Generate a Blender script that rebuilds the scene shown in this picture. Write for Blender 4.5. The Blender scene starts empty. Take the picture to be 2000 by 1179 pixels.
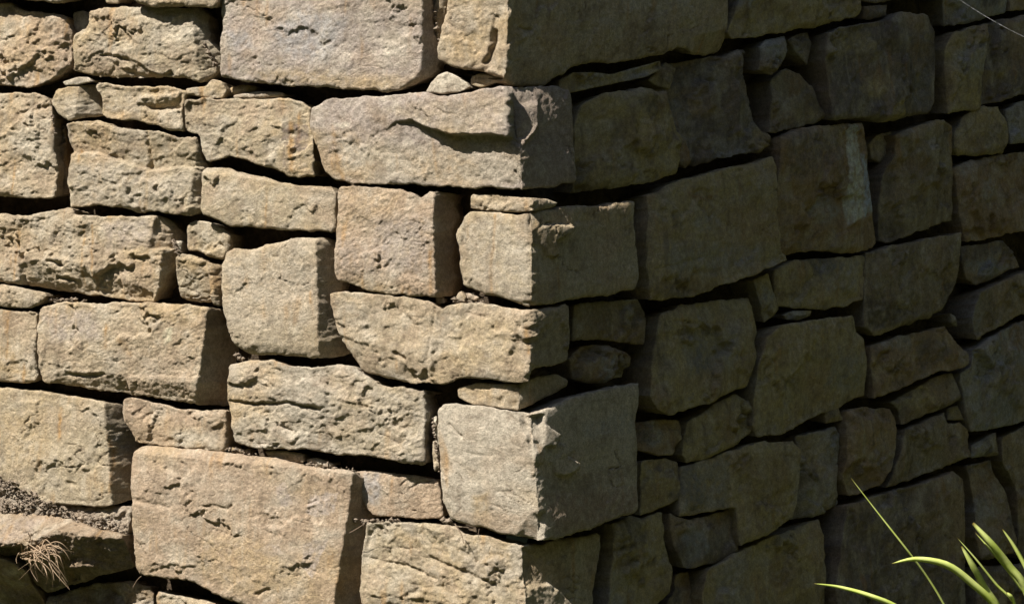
import bpy, math, random
import numpy as np
from mathutils import Vector

# ------------------------------------------------------------------ camera, sky, sun, exposure
sc = bpy.context.scene
COL = sc.collection
PITCH = math.radians(10.0)
DIST = 7.0
F = DIST / 2.2                                   # focal length over frame width
CENTRE = np.array([0.0, 0.0, 0.80])
VIEW = np.array([0.0, math.cos(PITCH), -math.sin(PITCH)])
UPV = np.array([0.0, math.sin(PITCH), math.cos(PITCH)])
CAM = CENTRE - DIST * VIEW
cd = bpy.data.cameras.new('camera')
cam = bpy.data.objects.new('camera', cd)
COL.objects.link(cam)
cam.location = CAM
cam.rotation_euler = (math.pi / 2 - PITCH, 0, 0)
cd.sensor_width = 36.0
cd.lens = 36.0 * F
cd.clip_start = 0.05
cd.clip_end = 1000.0
sc.camera = cam

SUN_AZ = math.radians(58.5)                      # to the left of straight behind the camera
SUN_EL = math.radians(57.0)
to_sun = Vector((-math.sin(SUN_AZ) * math.cos(SUN_EL), -math.cos(SUN_AZ) * math.cos(SUN_EL), math.sin(SUN_EL)))
w = bpy.data.worlds.new('World')
sc.world = w
w.use_nodes = True
wn = w.node_tree.nodes
sky = wn.new('ShaderNodeTexSky')
sky.sky_type = 'NISHITA'
sky.sun_disc = False
sky.sun_elevation = SUN_EL
sky.sun_rotation = math.atan2(to_sun.x, to_sun.y)
bg = wn['Background']
bg.inputs['Strength'].default_value = 0.05
w.node_tree.links.new(sky.outputs['Color'], bg.inputs['Color'])
sl = bpy.data.lights.new('sun', 'SUN')
sl.energy = 5.0
sl.angle = math.radians(0.5)
sl.color = (1.0, 0.95, 0.88)
so = bpy.data.objects.new('sun', sl)
COL.objects.link(so)
so.rotation_euler = to_sun.to_track_quat('Z', 'Y').to_euler()
so.location = (-6, -6, 8)
sc.view_settings.view_transform = 'Standard'
sc.view_settings.look = 'None'
sc.view_settings.exposure = 1.12
sc.view_settings.gamma = 1.0
sc.view_settings.use_curve_mapping = False

# ------------------------------------------------------------------ noise
rs = np.random.RandomState(7)
PERM = np.tile(rs.permutation(512), 3)
GA = rs.rand(512) * 2 * np.pi
GX, GY = np.cos(GA), np.sin(GA)

def perlin(x, y):
    xi = np.floor(x).astype(int); yi = np.floor(y).astype(int)
    xf = x - xi; yf = y - yi
    xi &= 511; yi &= 511
    def g(i, j, dx, dy):
        k = PERM[PERM[i] + j] & 511
        return GX[k] * dx + GY[k] * dy
    u = xf * xf * xf * (xf * (xf * 6 - 15) + 10)
    v = yf * yf * yf * (yf * (yf * 6 - 15) + 10)
    a = g(xi, yi, xf, yf); b = g((xi + 1) & 511, yi, xf - 1, yf)
    c = g(xi, (yi + 1) & 511, xf, yf - 1); d = g((xi + 1) & 511, (yi + 1) & 511, xf - 1, yf - 1)
    return 1.5 * ((a + (b - a) * u) * (1 - v) + (c + (d - c) * u) * v)

def fbm(x, y, f, octv=4, gain=0.5):
    r = 0; a = 1.0; t = 0
    for k in range(octv):
        r = r + a * perlin(x * f + 13.7 * k, y * f + 7.3 * k)
        t += a; a *= gain; f *= 2.03
    return r / t

def sstep(x, a, b):
    t = np.clip((x - a) / (b - a), 0, 1)
    return t * t * (3 - 2 * t)

def terrace(t, sharp=0.18):
    k = np.floor(t); f = t - k
    return k + sstep(f, 0.5 - sharp, 0.5 + sharp)

# ------------------------------------------------------------------ the two battered faces of the wall
BAT = math.radians(8.0)
def face_axes(ang):                              # ang: turn of the outward normal from the viewer, + to the right
    nh = np.array([math.sin(ang), -math.cos(ang), 0.0])
    n = nh * math.cos(BAT) + np.array([0, 0, math.sin(BAT)])
    u = np.array([math.cos(ang), math.sin(ang), 0.0])
    v = np.cross(u, -n); v = v if v[2] > 0 else -v
    return u, v, n
AX = {'L': face_axes(math.radians(-22)), 'R': face_axes(math.radians(50))}
O0 = CENTRE + np.array([0.027, 0.0, 0.0])        # a point of the corner line

def ray(px, py):
    d = VIEW * F + np.array([1.0, 0, 0]) * ((px - 1000) / 2000.0) + UPV * ((589.5 - py) / 2000.0)
    return d / np.linalg.norm(d)

class Frame:
    """Maps a point of the wall's skin (s along it, v up it) to space; corner stones fold along their own arris."""
    def __init__(self, face, off, crease=None):
        self.face = face
        self.crease = crease
        if face in 'LR':
            self.u, self.v, self.n = AX[face]
            self.o = O0 + self.n * off
        else:
            uL, vL, nL = AX['L']
            o = O0 + nL * off
            A = self.hit(crease[0], o, nL); B = self.hit(crease[1], o, nL)
            if A[2] < B[2]: A, B = B, A
            self.E0 = B; self.dE = (A - B) / (A[2] - B[2])        # per metre of height
            self.uL, self.uR = uL, AX['R'][0]
            self.nL = nL
            nR = np.cross(self.uR, self.dE); nR /= np.linalg.norm(nR)
            self.nR = nR if nR[1] < 0 else -nR
    @staticmethod
    def hit(p, o, n):
        d = ray(*p)
        return CAM + d * (np.dot(o - CAM, n) / np.dot(d, n))
    def sv(self, p):
        if self.face in 'LR':
            q = self.hit(p, self.o, self.n) - self.o
            return (np.dot(q, self.u), np.dot(q, self.v))
        (x1, y1), (x2, y2) = self.crease
        xc = x1 + (x2 - x1) * (p[1] - y1) / (y2 - y1)
        n, u = (self.nL, self.uL) if p[0] <= xc else (self.nR, self.uR)
        q = self.hit(p, self.E0, n)
        z = q[2] - self.E0[2]
        return (np.dot(q - self.E0 - self.dE * z, u), z)
    def pos(self, s, v, h):
        s = s[:, None]; v = v[:, None]; h = h[:, None]
        if self.face in 'LR':
            return self.o + s * self.u + v * self.v + h * self.n
        left = s < 0
        base = self.E0 + self.dE * v + np.where(left, s * self.uL, s * self.uR)
        t = np.clip(s / 0.012 * 0.5 + 0.5, 0, 1)
        n = self.nL * (1 - t) + self.nR * t
        n = n / np.linalg.norm(n, axis=1)[:, None]
        return base + h * n

# ------------------------------------------------------------------ polygon helpers
def chaikin(P, k=0.11):
    Q = []
    for i in range(len(P)):
        a = P[i]; b = P[(i + 1) % len(P)]
        Q += [a + (b - a) * k, b + (a - b) * k]
    return np.array(Q)

def densify(P, step, closed=True):
    out = []
    n = len(P)
    for i in range(n if closed else n - 1):
        a = P[i]; b = P[(i + 1) % n]
        m = max(1, int(np.linalg.norm(b - a) / step))
        for k in range(m): out.append(a + (b - a) * k / m)
    if not closed: out.append(P[-1])
    return np.array(out)

def segdist(X, P, closed=True):
    """distance, nearest point and segment normal for points X to the polyline P (chunked)"""
    A = P if closed else P[:-1]
    B = np.roll(P, -1, 0) if closed else P[1:]
    D = B - A; L2 = (D ** 2).sum(1) + 1e-12
    dist = np.empty(len(X)); near = np.empty((len(X), 2)); idx = np.empty(len(X), int)
    for c in range(0, len(X), 8000):
        x = X[c:c + 8000]
        t = ((x[:, None, 0] - A[None, :, 0]) * D[None, :, 0] + (x[:, None, 1] - A[None, :, 1]) * D[None, :, 1]) / L2
        t = np.clip(t, 0, 1)
        qx = A[None, :, 0] + t * D[None, :, 0]; qy = A[None, :, 1] + t * D[None, :, 1]
        dd = (qx - x[:, None, 0]) ** 2 + (qy - x[:, None, 1]) ** 2
        k = dd.argmin(1); r = np.arange(len(x))
        dist[c:c + 8000] = np.sqrt(dd[r, k]); near[c:c + 8000, 0] = qx[r, k]; near[c:c + 8000, 1] = qy[r, k]; idx[c:c + 8000] = k
    return dist, near, idx

def inside(X, P):
    x, y = X[:, 0], X[:, 1]
    r = np.zeros(len(X), bool)
    for i in range(len(P)):
        (x1, y1), (x2, y2) = P[i], P[(i + 1) % len(P)]
        if y1 == y2: continue
        c = ((y1 > y) != (y2 > y)) & (x < (x2 - x1) * (y - y1) / (y2 - y1) + x1)
        r ^= c
    return r

def sd(X, P):
    d, q, k = segdist(X, P)
    ins = inside(X, P)
    return np.where(ins, d, -d), q, k

PXM = 2.2 / 2000.0                                # metres per photo pixel at the corner

# ------------------------------------------------------------------ materials
def nt(name):
    m = bpy.data.materials.new(name); m.use_nodes = True
    t = m.node_tree
    return m, t, t.nodes, t.links, t.nodes['Principled BSDF']

def sandstone():
    m, t, N, K, P = nt('sandstone')
    at = N.new('ShaderNodeAttribute'); at.attribute_name = 'albedo'
    tc = N.new('ShaderNodeNewGeometry')
    def noise(sc_, det, rough=0.6):
        n = N.new('ShaderNodeTexNoise'); n.inputs['Scale'].default_value = sc_
        n.inputs['Detail'].default_value = det; n.inputs['Roughness'].default_value = rough
        K.new(tc.outputs['Position'], n.inputs['Vector']); return n
    g = noise(260, 5, 0.8)                       # grain
    r1 = N.new('ShaderNodeMapRange'); r1.inputs[1].default_value = 0.3; r1.inputs[2].default_value = 0.7
    r1.inputs[3].default_value = 0.62; r1.inputs[4].default_value = 1.38
    K.new(g.outputs['Fac'], r1.inputs[0])
    p = noise(95, 4, 0.6)                         # blotches of a centimetre
    r2 = N.new('ShaderNodeMapRange'); r2.inputs[1].default_value = 0.32; r2.inputs[2].default_value = 0.68
    r2.inputs[3].default_value = 0.80; r2.inputs[4].default_value = 1.20
    K.new(p.outputs['Fac'], r2.inputs[0])
    mu = N.new('ShaderNodeMath'); mu.operation = 'MULTIPLY'
    K.new(r1.outputs[0], mu.inputs[0]); K.new(r2.outputs[0], mu.inputs[1])
    vm = N.new('ShaderNodeVectorMath'); vm.operation = 'SCALE'
    K.new(at.outputs['Color'], vm.inputs[0]); K.new(mu.outputs[0], vm.inputs['Scale'])
    K.new(vm.outputs[0], P.inputs['Base Color'])
    P.inputs['Roughness'].default_value = 0.92
    P.inputs['Specular IOR Level'].default_value = 0.25
    b1 = N.new('ShaderNodeBump'); b1.inputs['Strength'].default_value = 1.0; b1.inputs['Distance'].default_value = 0.009
    n1 = noise(200, 6, 0.85); K.new(n1.outputs['Fac'], b1.inputs['Height'])
    b2 = N.new('ShaderNodeBump'); b2.inputs['Strength'].default_value = 0.5; b2.inputs['Distance'].default_value = 0.0012
    n2 = noise(700, 2, 0.6); K.new(n2.outputs['Fac'], b2.inputs['Height']); K.new(b1.outputs[0], b2.inputs['Normal'])
    K.new(b2.outputs[0], P.inputs['Normal'])
    return m
M_STONE = sandstone()

def earth(name, c1, c2, scale, bump=0.006):
    m, t, N, K, P = nt(name)
    tc = N.new('ShaderNodeNewGeometry')
    n = N.new('ShaderNodeTexNoise'); n.inputs['Scale'].default_value = scale; n.inputs['Detail'].default_value = 8
    n.inputs['Roughness'].default_value = 0.7
    K.new(tc.outputs['Position'], n.inputs['Vector'])
    r = N.new('ShaderNodeValToRGB'); r.color_ramp.elements[0].color = (*c1, 1); r.color_ramp.elements[1].color = (*c2, 1)
    r.color_ramp.elements[0].position = 0.35; r.color_ramp.elements[1].position = 0.68
    K.new(n.outputs['Fac'], r.inputs[0]); K.new(r.outputs[0], P.inputs['Base Color'])
    P.inputs['Roughness'].default_value = 1.0; P.inputs['Specular IOR Level'].default_value = 0.1
    b = N.new('ShaderNodeBump'); b.inputs['Distance'].default_value = bump; b.inputs['Strength'].default_value = 1.0
    n2 = N.new('ShaderNodeTexNoise'); n2.inputs['Scale'].default_value = scale * 4; n2.inputs['Detail'].default_value = 6
    K.new(tc.outputs['Position'], n2.inputs['Vector'])
    K.new(n2.outputs['Fac'], b.inputs['Height']); K.new(b.outputs[0], P.inputs['Normal'])
    return m
M_CORE = earth('joint_earth', (0.03, 0.022, 0.015), (0.10, 0.075, 0.05), 40)
M_SOIL = earth('dusty_soil', (0.12, 0.095, 0.07), (0.30, 0.24, 0.18), 55)
M_GROUND = earth('ground_earth', (0.02, 0.03, 0.01), (0.06, 0.06, 0.025), 3, 0.02)

def blade_mat(name, c1, c2, trans):
    m, t, N, K, P = nt(name)
    tc = N.new('ShaderNodeNewGeometry')
    n = N.new('ShaderNodeTexNoise'); n.inputs['Scale'].default_value = 25; n.inputs['Detail'].default_value = 4
    K.new(tc.outputs['Position'], n.inputs['Vector'])
    r = N.new('ShaderNodeValToRGB'); r.color_ramp.elements[0].color = (*c1, 1); r.color_ramp.elements[1].color = (*c2, 1)
    r.color_ramp.elements[0].position = 0.35; r.color_ramp.elements[1].position = 0.65
    K.new(n.outputs['Fac'], r.inputs[0])
    at = N.new('ShaderNodeAttribute'); at.attribute_name = 'along'
    rr = N.new('ShaderNodeValToRGB'); e = rr.color_ramp.elements; e[0].position = 0.0; e[0].color = (0.36, 0.22, 0.12, 1); e[1].position = 0.05; e[1].color = (1, 1, 1, 1)
    K.new(at.outputs['Fac'], rr.inputs[0])
    ml = N.new('ShaderNodeMix'); ml.data_type = 'RGBA'; ml.blend_type = 'MULTIPLY'; ml.inputs['Factor'].default_value = 1.0
    K.new(r.outputs[0], ml.inputs['A']); K.new(rr.outputs[0], ml.inputs['B'])
    r = type('o', (), {'outputs': [ml.outputs['Result']]})
    K.new(r.outputs[0], P.inputs['Base Color'])
    P.inputs['Roughness'].default_value = 0.6
    tr = N.new('ShaderNodeBsdfTranslucent'); K.new(r.outputs[0], tr.inputs['Color'])
    mx = N.new('ShaderNodeMixShader'); mx.inputs[0].default_value = trans
    K.new(P.outputs[0], mx.inputs[1]); K.new(tr.outputs[0], mx.inputs[2])
    K.new(mx.outputs[0], N['Material Output'].inputs['Surface'])
    return m
M_GREEN = blade_mat('green_blade', (0.52, 0.62, 0.11), (0.72, 0.78, 0.27), 0.3)
M_STRAW = blade_mat('dry_straw', (0.22, 0.15, 0.09), (0.42, 0.30, 0.19), 0.2)
M_SILK = blade_mat('spider_silk', (0.05, 0.05, 0.05), (0.55, 0.55, 0.55), 0.3)
M_ROOT = blade_mat('dry_root', (0.12, 0.08, 0.05), (0.3, 0.22, 0.15), 0.0)

# ------------------------------------------------------------------ mesh helpers
def mesh_np(name, V, faces, mat, smooth=True):
    me = bpy.data.meshes.new(name)
    me.from_pydata(V.tolist() if hasattr(V, 'tolist') else V, [], faces)
    if smooth: me.polygons.foreach_set('use_smooth', [True] * len(me.polygons))
    me.materials.append(mat)
    me.update()
    return me

def link(name, me, parent=None):
    o = bpy.data.objects.new(name, me); COL.objects.link(o)
    if parent is not None:
        o.parent = parent
        o.matrix_parent_inverse = parent.matrix_world.inverted()
    return o

def empty(name, loc, label, cat, group=None):
    o = bpy.data.objects.new(name, None); COL.objects.link(o)
    o.location = loc; o.empty_display_size = 0.1
    o['label'] = label; o['category'] = cat
    if group: o['group'] = group
    bpy.context.view_layer.update()
    return o

# ------------------------------------------------------------------ one stone
TAN = np.array([0.465, 0.372, 0.25])
OCH = np.array([0.47, 0.345, 0.19])
GRY = np.array([0.455, 0.395, 0.305])
PIN = np.array([0.445, 0.335, 0.23])
OLV = np.array([0.44, 0.36, 0.24])
DRK = np.array([0.21, 0.155, 0.10])
ORG = np.array([0.42, 0.23, 0.07])
WHT = np.array([0.60, 0.53, 0.41])
BLU = np.array([0.38, 0.375, 0.37])
LIL = np.array([0.405, 0.34, 0.285])

PAL = (OCH, GRY, PIN, WHT, DRK, ORG)
seed_ctr = [0]
def stone(face, pts, off=0, r=10, rough=1.0, col=TAN, var=1.0, ops=(), paint=(), crease=None, depth=0.14,
          ang=None, cell=None, tilt=(0, 0), terr=1.0, name='stone', mat=None, parent=None):
    seed_ctr[0] += 1
    sd_ = seed_ctr[0]
    R = random.Random(sd_ * 77 + 5)
    ox, oy = R.uniform(0, 400), R.uniform(0, 400)
    off = off / 1000.0 + (R.uniform(-0.006, 0.006)); r = r * (0.28 if face == 'R' else 0.5) / 1000.0
    if face == 'R': off += R.uniform(-0.012, 0.002); tilt = (R.uniform(-0.05, 0.07), R.uniform(-0.08, 0.08))
    fr = Frame(face, off, crease)
    P = np.array([fr.sv(p) for p in pts])
    if cell is None: cell = {'L': 0.0023, 'C': 0.0027, 'R': 0.0042}[face]
    size = min(np.ptp(P[:, 0]), np.ptp(P[:, 1]))
    if size < 0.09: cell = min(cell, 0.0030)
    if face == 'R':
        c_ = P.mean(0); P = P + (P - c_) / (np.linalg.norm(P - c_, axis=1)[:, None] + 1e-6) * -0.0015
        P = chaikin(P, 0.03)
    else: P = chaikin(P)
    P = densify(P, cell * 1.6)
    amp = min(0.0055 if face == 'R' else 0.0045, size * 0.035) * (0.6 + 0.4 * rough)
    # ragged outline
    nx = fbm(P[:, 0] + ox, P[:, 1] + oy, 22, 4, 0.6); ny = fbm(P[:, 0] - ox, P[:, 1] + oy + 50, 22, 4, 0.6)
    nx = 0.5 * nx + 0.5 * terrace(nx * 3.0, 0.1) / 3.0; ny = 0.5 * ny + 0.5 * terrace(ny * 3.0, 0.1) / 3.0
    P = P + np.stack([nx, ny], 1) * amp * 1.6
    lo = P.min(0) - cell * 1.5; hi = P.max(0) + cell * 1.5
    xs = np.arange(lo[0], hi[0] + cell, cell); ys = np.arange(lo[1], hi[1] + cell, cell)
    GXX, GYY = np.meshgrid(xs, ys)
    nyy, nxx = GXX.shape
    X = np.stack([GXX.ravel(), GYY.ravel()], 1)
    ins = inside(X, P).reshape(nyy, nxx)
    keep = ins[:-1, :-1] | ins[1:, :-1] | ins[:-1, 1:] | ins[1:, 1:]
    used = np.zeros((nyy, nxx), bool)
    used[:-1, :-1] |= keep; used[1:, :-1] |= keep; used[:-1, 1:] |= keep; used[1:, 1:] |= keep
    idmap = -np.ones((nyy, nxx), int)
    idmap[used] = np.arange(used.sum())
    X = X[used.ravel()]
    insu = ins.ravel()[used.ravel()]
    d, q, k = segdist(X, P)
    X = np.where(insu[:, None], X, q)
    d = np.where(insu, d, 0.0)
    s, v = X[:, 0], X[:, 1]
    # directions of the bedding
    a = R.uniform(-0.25, 0.1) if ang is None else ang
    ca, sa = math.cos(a), math.sin(a)
    bs = (s * ca + v * sa) * 0.55 + ox; bv = (-s * sa + v * ca) + oy
    sx, vy = s + ox, v + oy
    W1 = fbm(sx, vy, 45, 3) * 0.0045                       # wobble for every drawn line
    W2 = fbm(sx + 31, vy + 9, 45, 3) * 0.0045
    XW = np.stack([s + W1, v + W2], 1)
    # rounded, chipped edge
    de = np.clip(d + fbm(sx, vy, 30, 3) * r * 0.7, 0, None)
    rr = r * (1.0 + 0.7 * fbm(sx + 77, vy, 9, 2))
    t = np.clip(1 - de / np.maximum(rr, 1e-4), 0, 1)
    h = -rr * (1 - np.sqrt(np.clip(1 - t * t, 0, 1))) * 0.9
    h += -0.004 * np.exp(-d / 0.02)
    rough0 = rough
    if face == 'C': rough = rough * (1 - 0.5 * sstep(s, 0.0, 0.03))
    # hewn face: broad swell, split terraces, pitted grain
    fade = sstep(d, 0.0, 0.012)
    sc_l = min(1.0, size / 0.18)
    h += fbm(bs, bv, 5, 2) * 0.010 * sc_l
    te = fbm(bs + 3, bv, 11, 5, 0.55)
    te2 = fbm(bs + 40, bv + 8, 24, 4, 0.6)
    h += (terrace(te * 3.6, 0.10) / 3.6 * 0.0068 * terr + terrace(te2 * 2.6, 0.08) / 2.6 * 0.0020) * rough * terr * fade * (0.4 + 0.6 * sc_l)
    # split facets: tilted planes meeting at sharp little ridges
    hf = 0
    for cs, tl, stp in (((0.15, 0.17, 0.0030), (0.06, 0.08, 0.0010)) if face == 'R' else ((0.11, 0.085, 0.0018), (0.035, 0.065, 0.0005))):
        wx = s + fbm(sx + 17, vy, 18, 4, 0.6) * cs * 0.55; wy = v + fbm(sx, vy + 17, 18, 4, 0.6) * cs * 0.55
        qx = wx / (cs * 1.5); qy = wy / cs
        ix = np.floor(qx).astype(int); iy = np.floor(qy).astype(int)
        b1 = np.full(len(s), 9.0); b2 = np.full(len(s), 9.0); h1 = np.zeros(len(s)); h2 = np.zeros(len(s))
        for dx in (-1, 0, 1):
            for dy in (-1, 0, 1):
                kx = (ix + dx + sd_ * 37) & 511; ky = (iy + dy + sd_ * 11) & 511
                p = PERM[PERM[kx] + ky] & 511; p2 = PERM[p + 91] & 511; p3 = PERM[p + 203] & 511
                cx = ix + dx + 0.5 + 0.45 * GX[p]; cy = iy + dy + 0.5 + 0.45 * GY[p2]
                ex = qx - cx; ey = qy - cy
                dd_ = np.sqrt(ex * ex + ey * ey)
                hv = (ex * cs * 1.5 * GX[p3] + ey * cs * GY[p3]) * tl + stp * GX[p2]
                better = dd_ < b1
                mid = (~better) & (dd_ < b2)
                b2 = np.where(better, b1, np.where(mid, dd_, b2)); h2 = np.where(better, h1, np.where(mid, hv, h2))
                b1 = np.where(better, dd_, b1); h1 = np.where(better, hv, h1)
        bl = np.clip((b2 - b1) / 0.09, 0, 1) * 0.5 + 0.5
        hf = hf + h1 * bl + h2 * (1 - bl)
    h += hf * rough * (0.35 + 0.65 * fade) * (0.45 + 0.55 * terr) * 0.9
    h += fbm(sx, vy, 42, 3, 0.6) * (0.0014 + 0.0012 * (1 - terr)) * rough * (0.4 + 0.6 * fade)
    pf = R.uniform(0.75, 1.35); pa_ = R.uniform(0.6, 1.15)
    pit = fbm(sx + 9, vy + 9, 95 * pf, 3, 0.7) * pa_
    fil = fbm((s * 0.9 + v * 0.5) + ox, (v * 0.9 - s * 0.5) * 2.0 + oy, 60 * pf, 3, 0.65) * R.uniform(0.5, 1.5)
    h += (-np.abs(pit) * 0.0015 + pit * 0.0011 + fil * 0.0016) * rough
    ck = fbm(bs * 0.7 + 9, bv * 1.2 + 3, 8, 4, 0.5); ckm = sstep(fbm(sx + 61, vy + 23, 6, 2), 0.05, 0.30)
    crack = np.clip(1 - np.abs(ck) / 0.014, 0, 1) * ckm
    h -= crack * 0.0045
    h += tilt[0] * (s - s.mean()) + tilt[1] * (v - v.mean())
    if face == 'C':                                        # chipped arris
        cn = fbm(vy * 1.0, sx * 0.2, 28, 3)
        h += -np.exp(-np.abs(s) / 0.010) * (0.002 + 0.004 * np.clip(cn, 0, 1)) - np.exp(-np.abs(s) / 0.016) * 0.010 * sstep(terrace(fbm(vy, sx * 0.3, 14, 4, 0.6) * 4, 0.1) / 4, 0.15, 0.4)
    for op in ops:
        kd = op[0]
        if kd == 'c':
            A, B, Q = [np.array(fr.sv(p)) for p in op[1:4]]
            n = np.array([-(B - A)[1], (B - A)[0]]); n /= np.linalg.norm(n)
            if np.dot(Q - A, n) < 0: n = -n
            e = ((X + (XW - X) * 0.25 - A) @ n) * (1 + 0.35 * fbm(sx + 5, vy, 9, 3)) + fbm(sx, vy + 4, 20, 4, 0.6) * 0.003 + fbm(sx + 8, vy + 4, 70, 3, 0.6) * 0.0018
            if face == 'C': e = e * (sstep(-s, -0.01, 0.01) if A[0] <= 0 and B[0] <= 0.03 else sstep(s, -0.01, 0.01))
            h -= op[4] * np.clip(e, 0, None) * (op[5] if len(op) > 5 else 1)
        elif kd == 'g':
            PP = np.array([fr.sv(p) for p in op[1]]); A = np.array(fr.sv(op[2])); B = np.array(fr.sv(op[3]))
            dd, _, _ = sd(XW, PP)
            ab = B - A
            tt = np.clip(((X - A) @ ab) / (ab @ ab), 0, 1)
            soft = (op[6] if len(op) > 6 else 3) / 1000.0
            h += sstep(dd, -soft, soft) * (op[4] + (op[5] - op[4]) * tt) / 1000.0
        elif kd == 'p':
            PP = np.array([fr.sv(p) for p in op[1]])
            dd, _, _ = sd(XW, PP)
            h += sstep(dd, -op[3] / 1000.0, op[3] / 1000.0) * op[2] / 1000.0
        elif kd == 'k':
            PP = densify(np.array([fr.sv(p) for p in op[1]]), 0.02, False)
            dd, _, _ = segdist(XW, PP, False)
            h -= op[2] / 1000.0 * np.exp(-(dd / (op[3] / 1000.0)) ** 2)
    # colours of the stone itself
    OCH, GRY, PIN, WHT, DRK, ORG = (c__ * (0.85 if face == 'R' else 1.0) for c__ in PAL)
    base = np.asarray(col, float)[None, :] * np.ones((len(s), 1))
    m1 = fbm(bs * 0.8, bv, 7, 3)[:, None]; m2 = fbm(sx + 5, vy + 70, 11, 4)[:, None]; m3 = fbm(sx + 90, vy + 1, 20, 4)[:, None]
    def mix(b, c, f): return b + (np.asarray(c)[None, :] - b) * f
    base = mix(base, OCH, np.clip(m1 * 2.1, 0, 0.75) * var)
    base = mix(base, GRY, np.clip(m2 * 1.8, 0, 0.7) * var)
    base = mix(base, PIN, np.clip(-m2 * 1.5, 0, 0.5) * var)
    base = mix(base, WHT, np.clip(m3 * 1.3 - 0.15, 0, 0.5) * var)
    base = mix(base, DRK, np.clip(-m3 * 1.7 - 0.25, 0, 0.55) * var)
    rust = np.clip(fbm(sx * 3 + 2, vy * 0.6, 9, 3)[:, None] * 2.2 - 0.75, 0, 0.5)
    base = mix(base, ORG, rust * var * 1.0)
    # fine grey seams along the bedding
    seam = np.clip(1 - np.abs(fbm(bs * 0.5, bv, 16, 3)) * 22, 0, 1)[:, None] * sstep(m2, 0.0, 0.2)
    base = mix(base, DRK, seam * 0.3 * var)
    base = mix(base, DRK, (crack * 0.6)[:, None])
    stk = fbm(sx * 2.2 + 8, vy * 0.45, 14, 4, 0.6)[:, None]
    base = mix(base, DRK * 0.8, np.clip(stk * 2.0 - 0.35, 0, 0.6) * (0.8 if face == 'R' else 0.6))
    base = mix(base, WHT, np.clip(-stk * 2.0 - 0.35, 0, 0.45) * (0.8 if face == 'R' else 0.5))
    spk = np.clip(fbm(sx + 2, vy + 90, 75, 2)[:, None] * 3.0 - 1.0, 0, 0.5)
    base = mix(base, WHT, spk * 0.5)
    if face != 'R' and size > 0.10:
        lo_, hi_ = P.min(0), P.max(0)
        for _ in range(4):
            c_ = np.array([R.uniform(lo_[0], min(hi_[0], 0.0 if face == 'C' else 9)), R.uniform(lo_[1], hi_[1])]); a_ = R.uniform(.015, .05); b_ = R.uniform(.012, .035)
            e_ = np.sqrt(((X[:, 0] - c_[0] + W1 * 2) / a_) ** 2 + ((X[:, 1] - c_[1] + W2 * 2) / b_) ** 2) + 0.5 * fbm(sx, vy + 33, 40, 3)
            base = mix(base, R.choice([OCH, WHT, PIN, GRY, WHT * 1.05, DRK * 1.6]), (np.clip(1.25 - e_, 0, 1) * R.uniform(.3, .7))[:, None])
        for _ in range(R.choice([0, 1, 1, 2])):
            x_ = R.uniform(lo_[0], min(hi_[0], 0.0 if face == 'C' else 9)); y_ = R.uniform(lo_[1], hi_[1]); l_ = R.uniform(.02, .06)
            f_ = np.exp(-((X[:, 0] - x_ + W1 * .8) / R.uniform(.002, .005)) ** 2) * sstep(-np.abs(X[:, 1] - y_), -l_, -l_ * .5) * R.uniform(.35, .75)
            base = mix(base, ORG * 1.1, (f_ * np.clip(.8 + fbm(sx + 3, vy, 60, 3) * 1.3, 0, 1))[:, None])
    for pa in paint:
        if pa[0] == 'a':
            PP = np.array([fr.sv(p) for p in pa[1]])
            dd, _, _ = sd(X + np.stack([W1, W2], 1) * 1.6, PP)
            f = sstep(dd, -pa[3] / 1000.0, pa[3] / 1000.0) * pa[4]
        else:
            PP = densify(np.array([fr.sv(p) for p in pa[1]]), 0.02, False)
            dd, _, _ = segdist(X + np.stack([W1, W2], 1) * 0.8, PP, False)
            f = np.exp(-(dd / (pa[3] / 1000.0)) ** 2) * pa[4]
        f = f * np.clip(0.75 + fbm(sx + 3, vy, 60, 3) * 1.2, 0.1, 1)
        base = mix(base, pa[2], f[:, None])
    V = fr.pos(s, v, h)
    I = idmap
    c0 = I[:-1, :-1][keep]; c1 = I[:-1, 1:][keep]; c2 = I[1:, 1:][keep]; c3 = I[1:, :-1][keep]
    quads = np.stack([c0, c1, c2, c3], 1)
    # boundary loop edges -> the sides of the stone running back into the wall
    E = np.concatenate([quads[:, [0, 1]], quads[:, [1, 2]], quads[:, [2, 3]], quads[:, [3, 0]]])
    key = E[:, 0].astype(np.int64) * 10000000 + E[:, 1]
    rkey = E[:, 1].astype(np.int64) * 10000000 + E[:, 0]
    bnd = E[~np.isin(key, rkey)]
    bv_ = np.unique(bnd)
    pos_b = {int(b): i for i, b in enumerate(bv_)}
    Pb = X[bv_]
    kk = k[bv_]
    segd = np.roll(P, -1, 0)[kk] - P[kk]
    nrm = np.stack([-segd[:, 1], segd[:, 0]], 1); nrm /= (np.linalg.norm(nrm, axis=1)[:, None] + 1e-9)
    area = 0.5 * np.sum(P[:, 0] * np.roll(P[:, 1], -1) - np.roll(P[:, 0], -1) * P[:, 1])
    if area < 0: nrm = -nrm                                # inward
    rings = []
    nb = len(bv_)
    V_all = [V]; C_all = [base]
    prev = bv_
    F_side = []
    cnt = len(V)
    bi = np.array([[pos_b[int(a_)], pos_b[int(b_)]] for a_, b_ in bnd])
    deps = (0.005, 0.012, 0.021, 0.032, 0.045, 0.060, 0.080, depth) if size > 0.05 and cell < 0.006 else (0.012, 0.04, depth)
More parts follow.
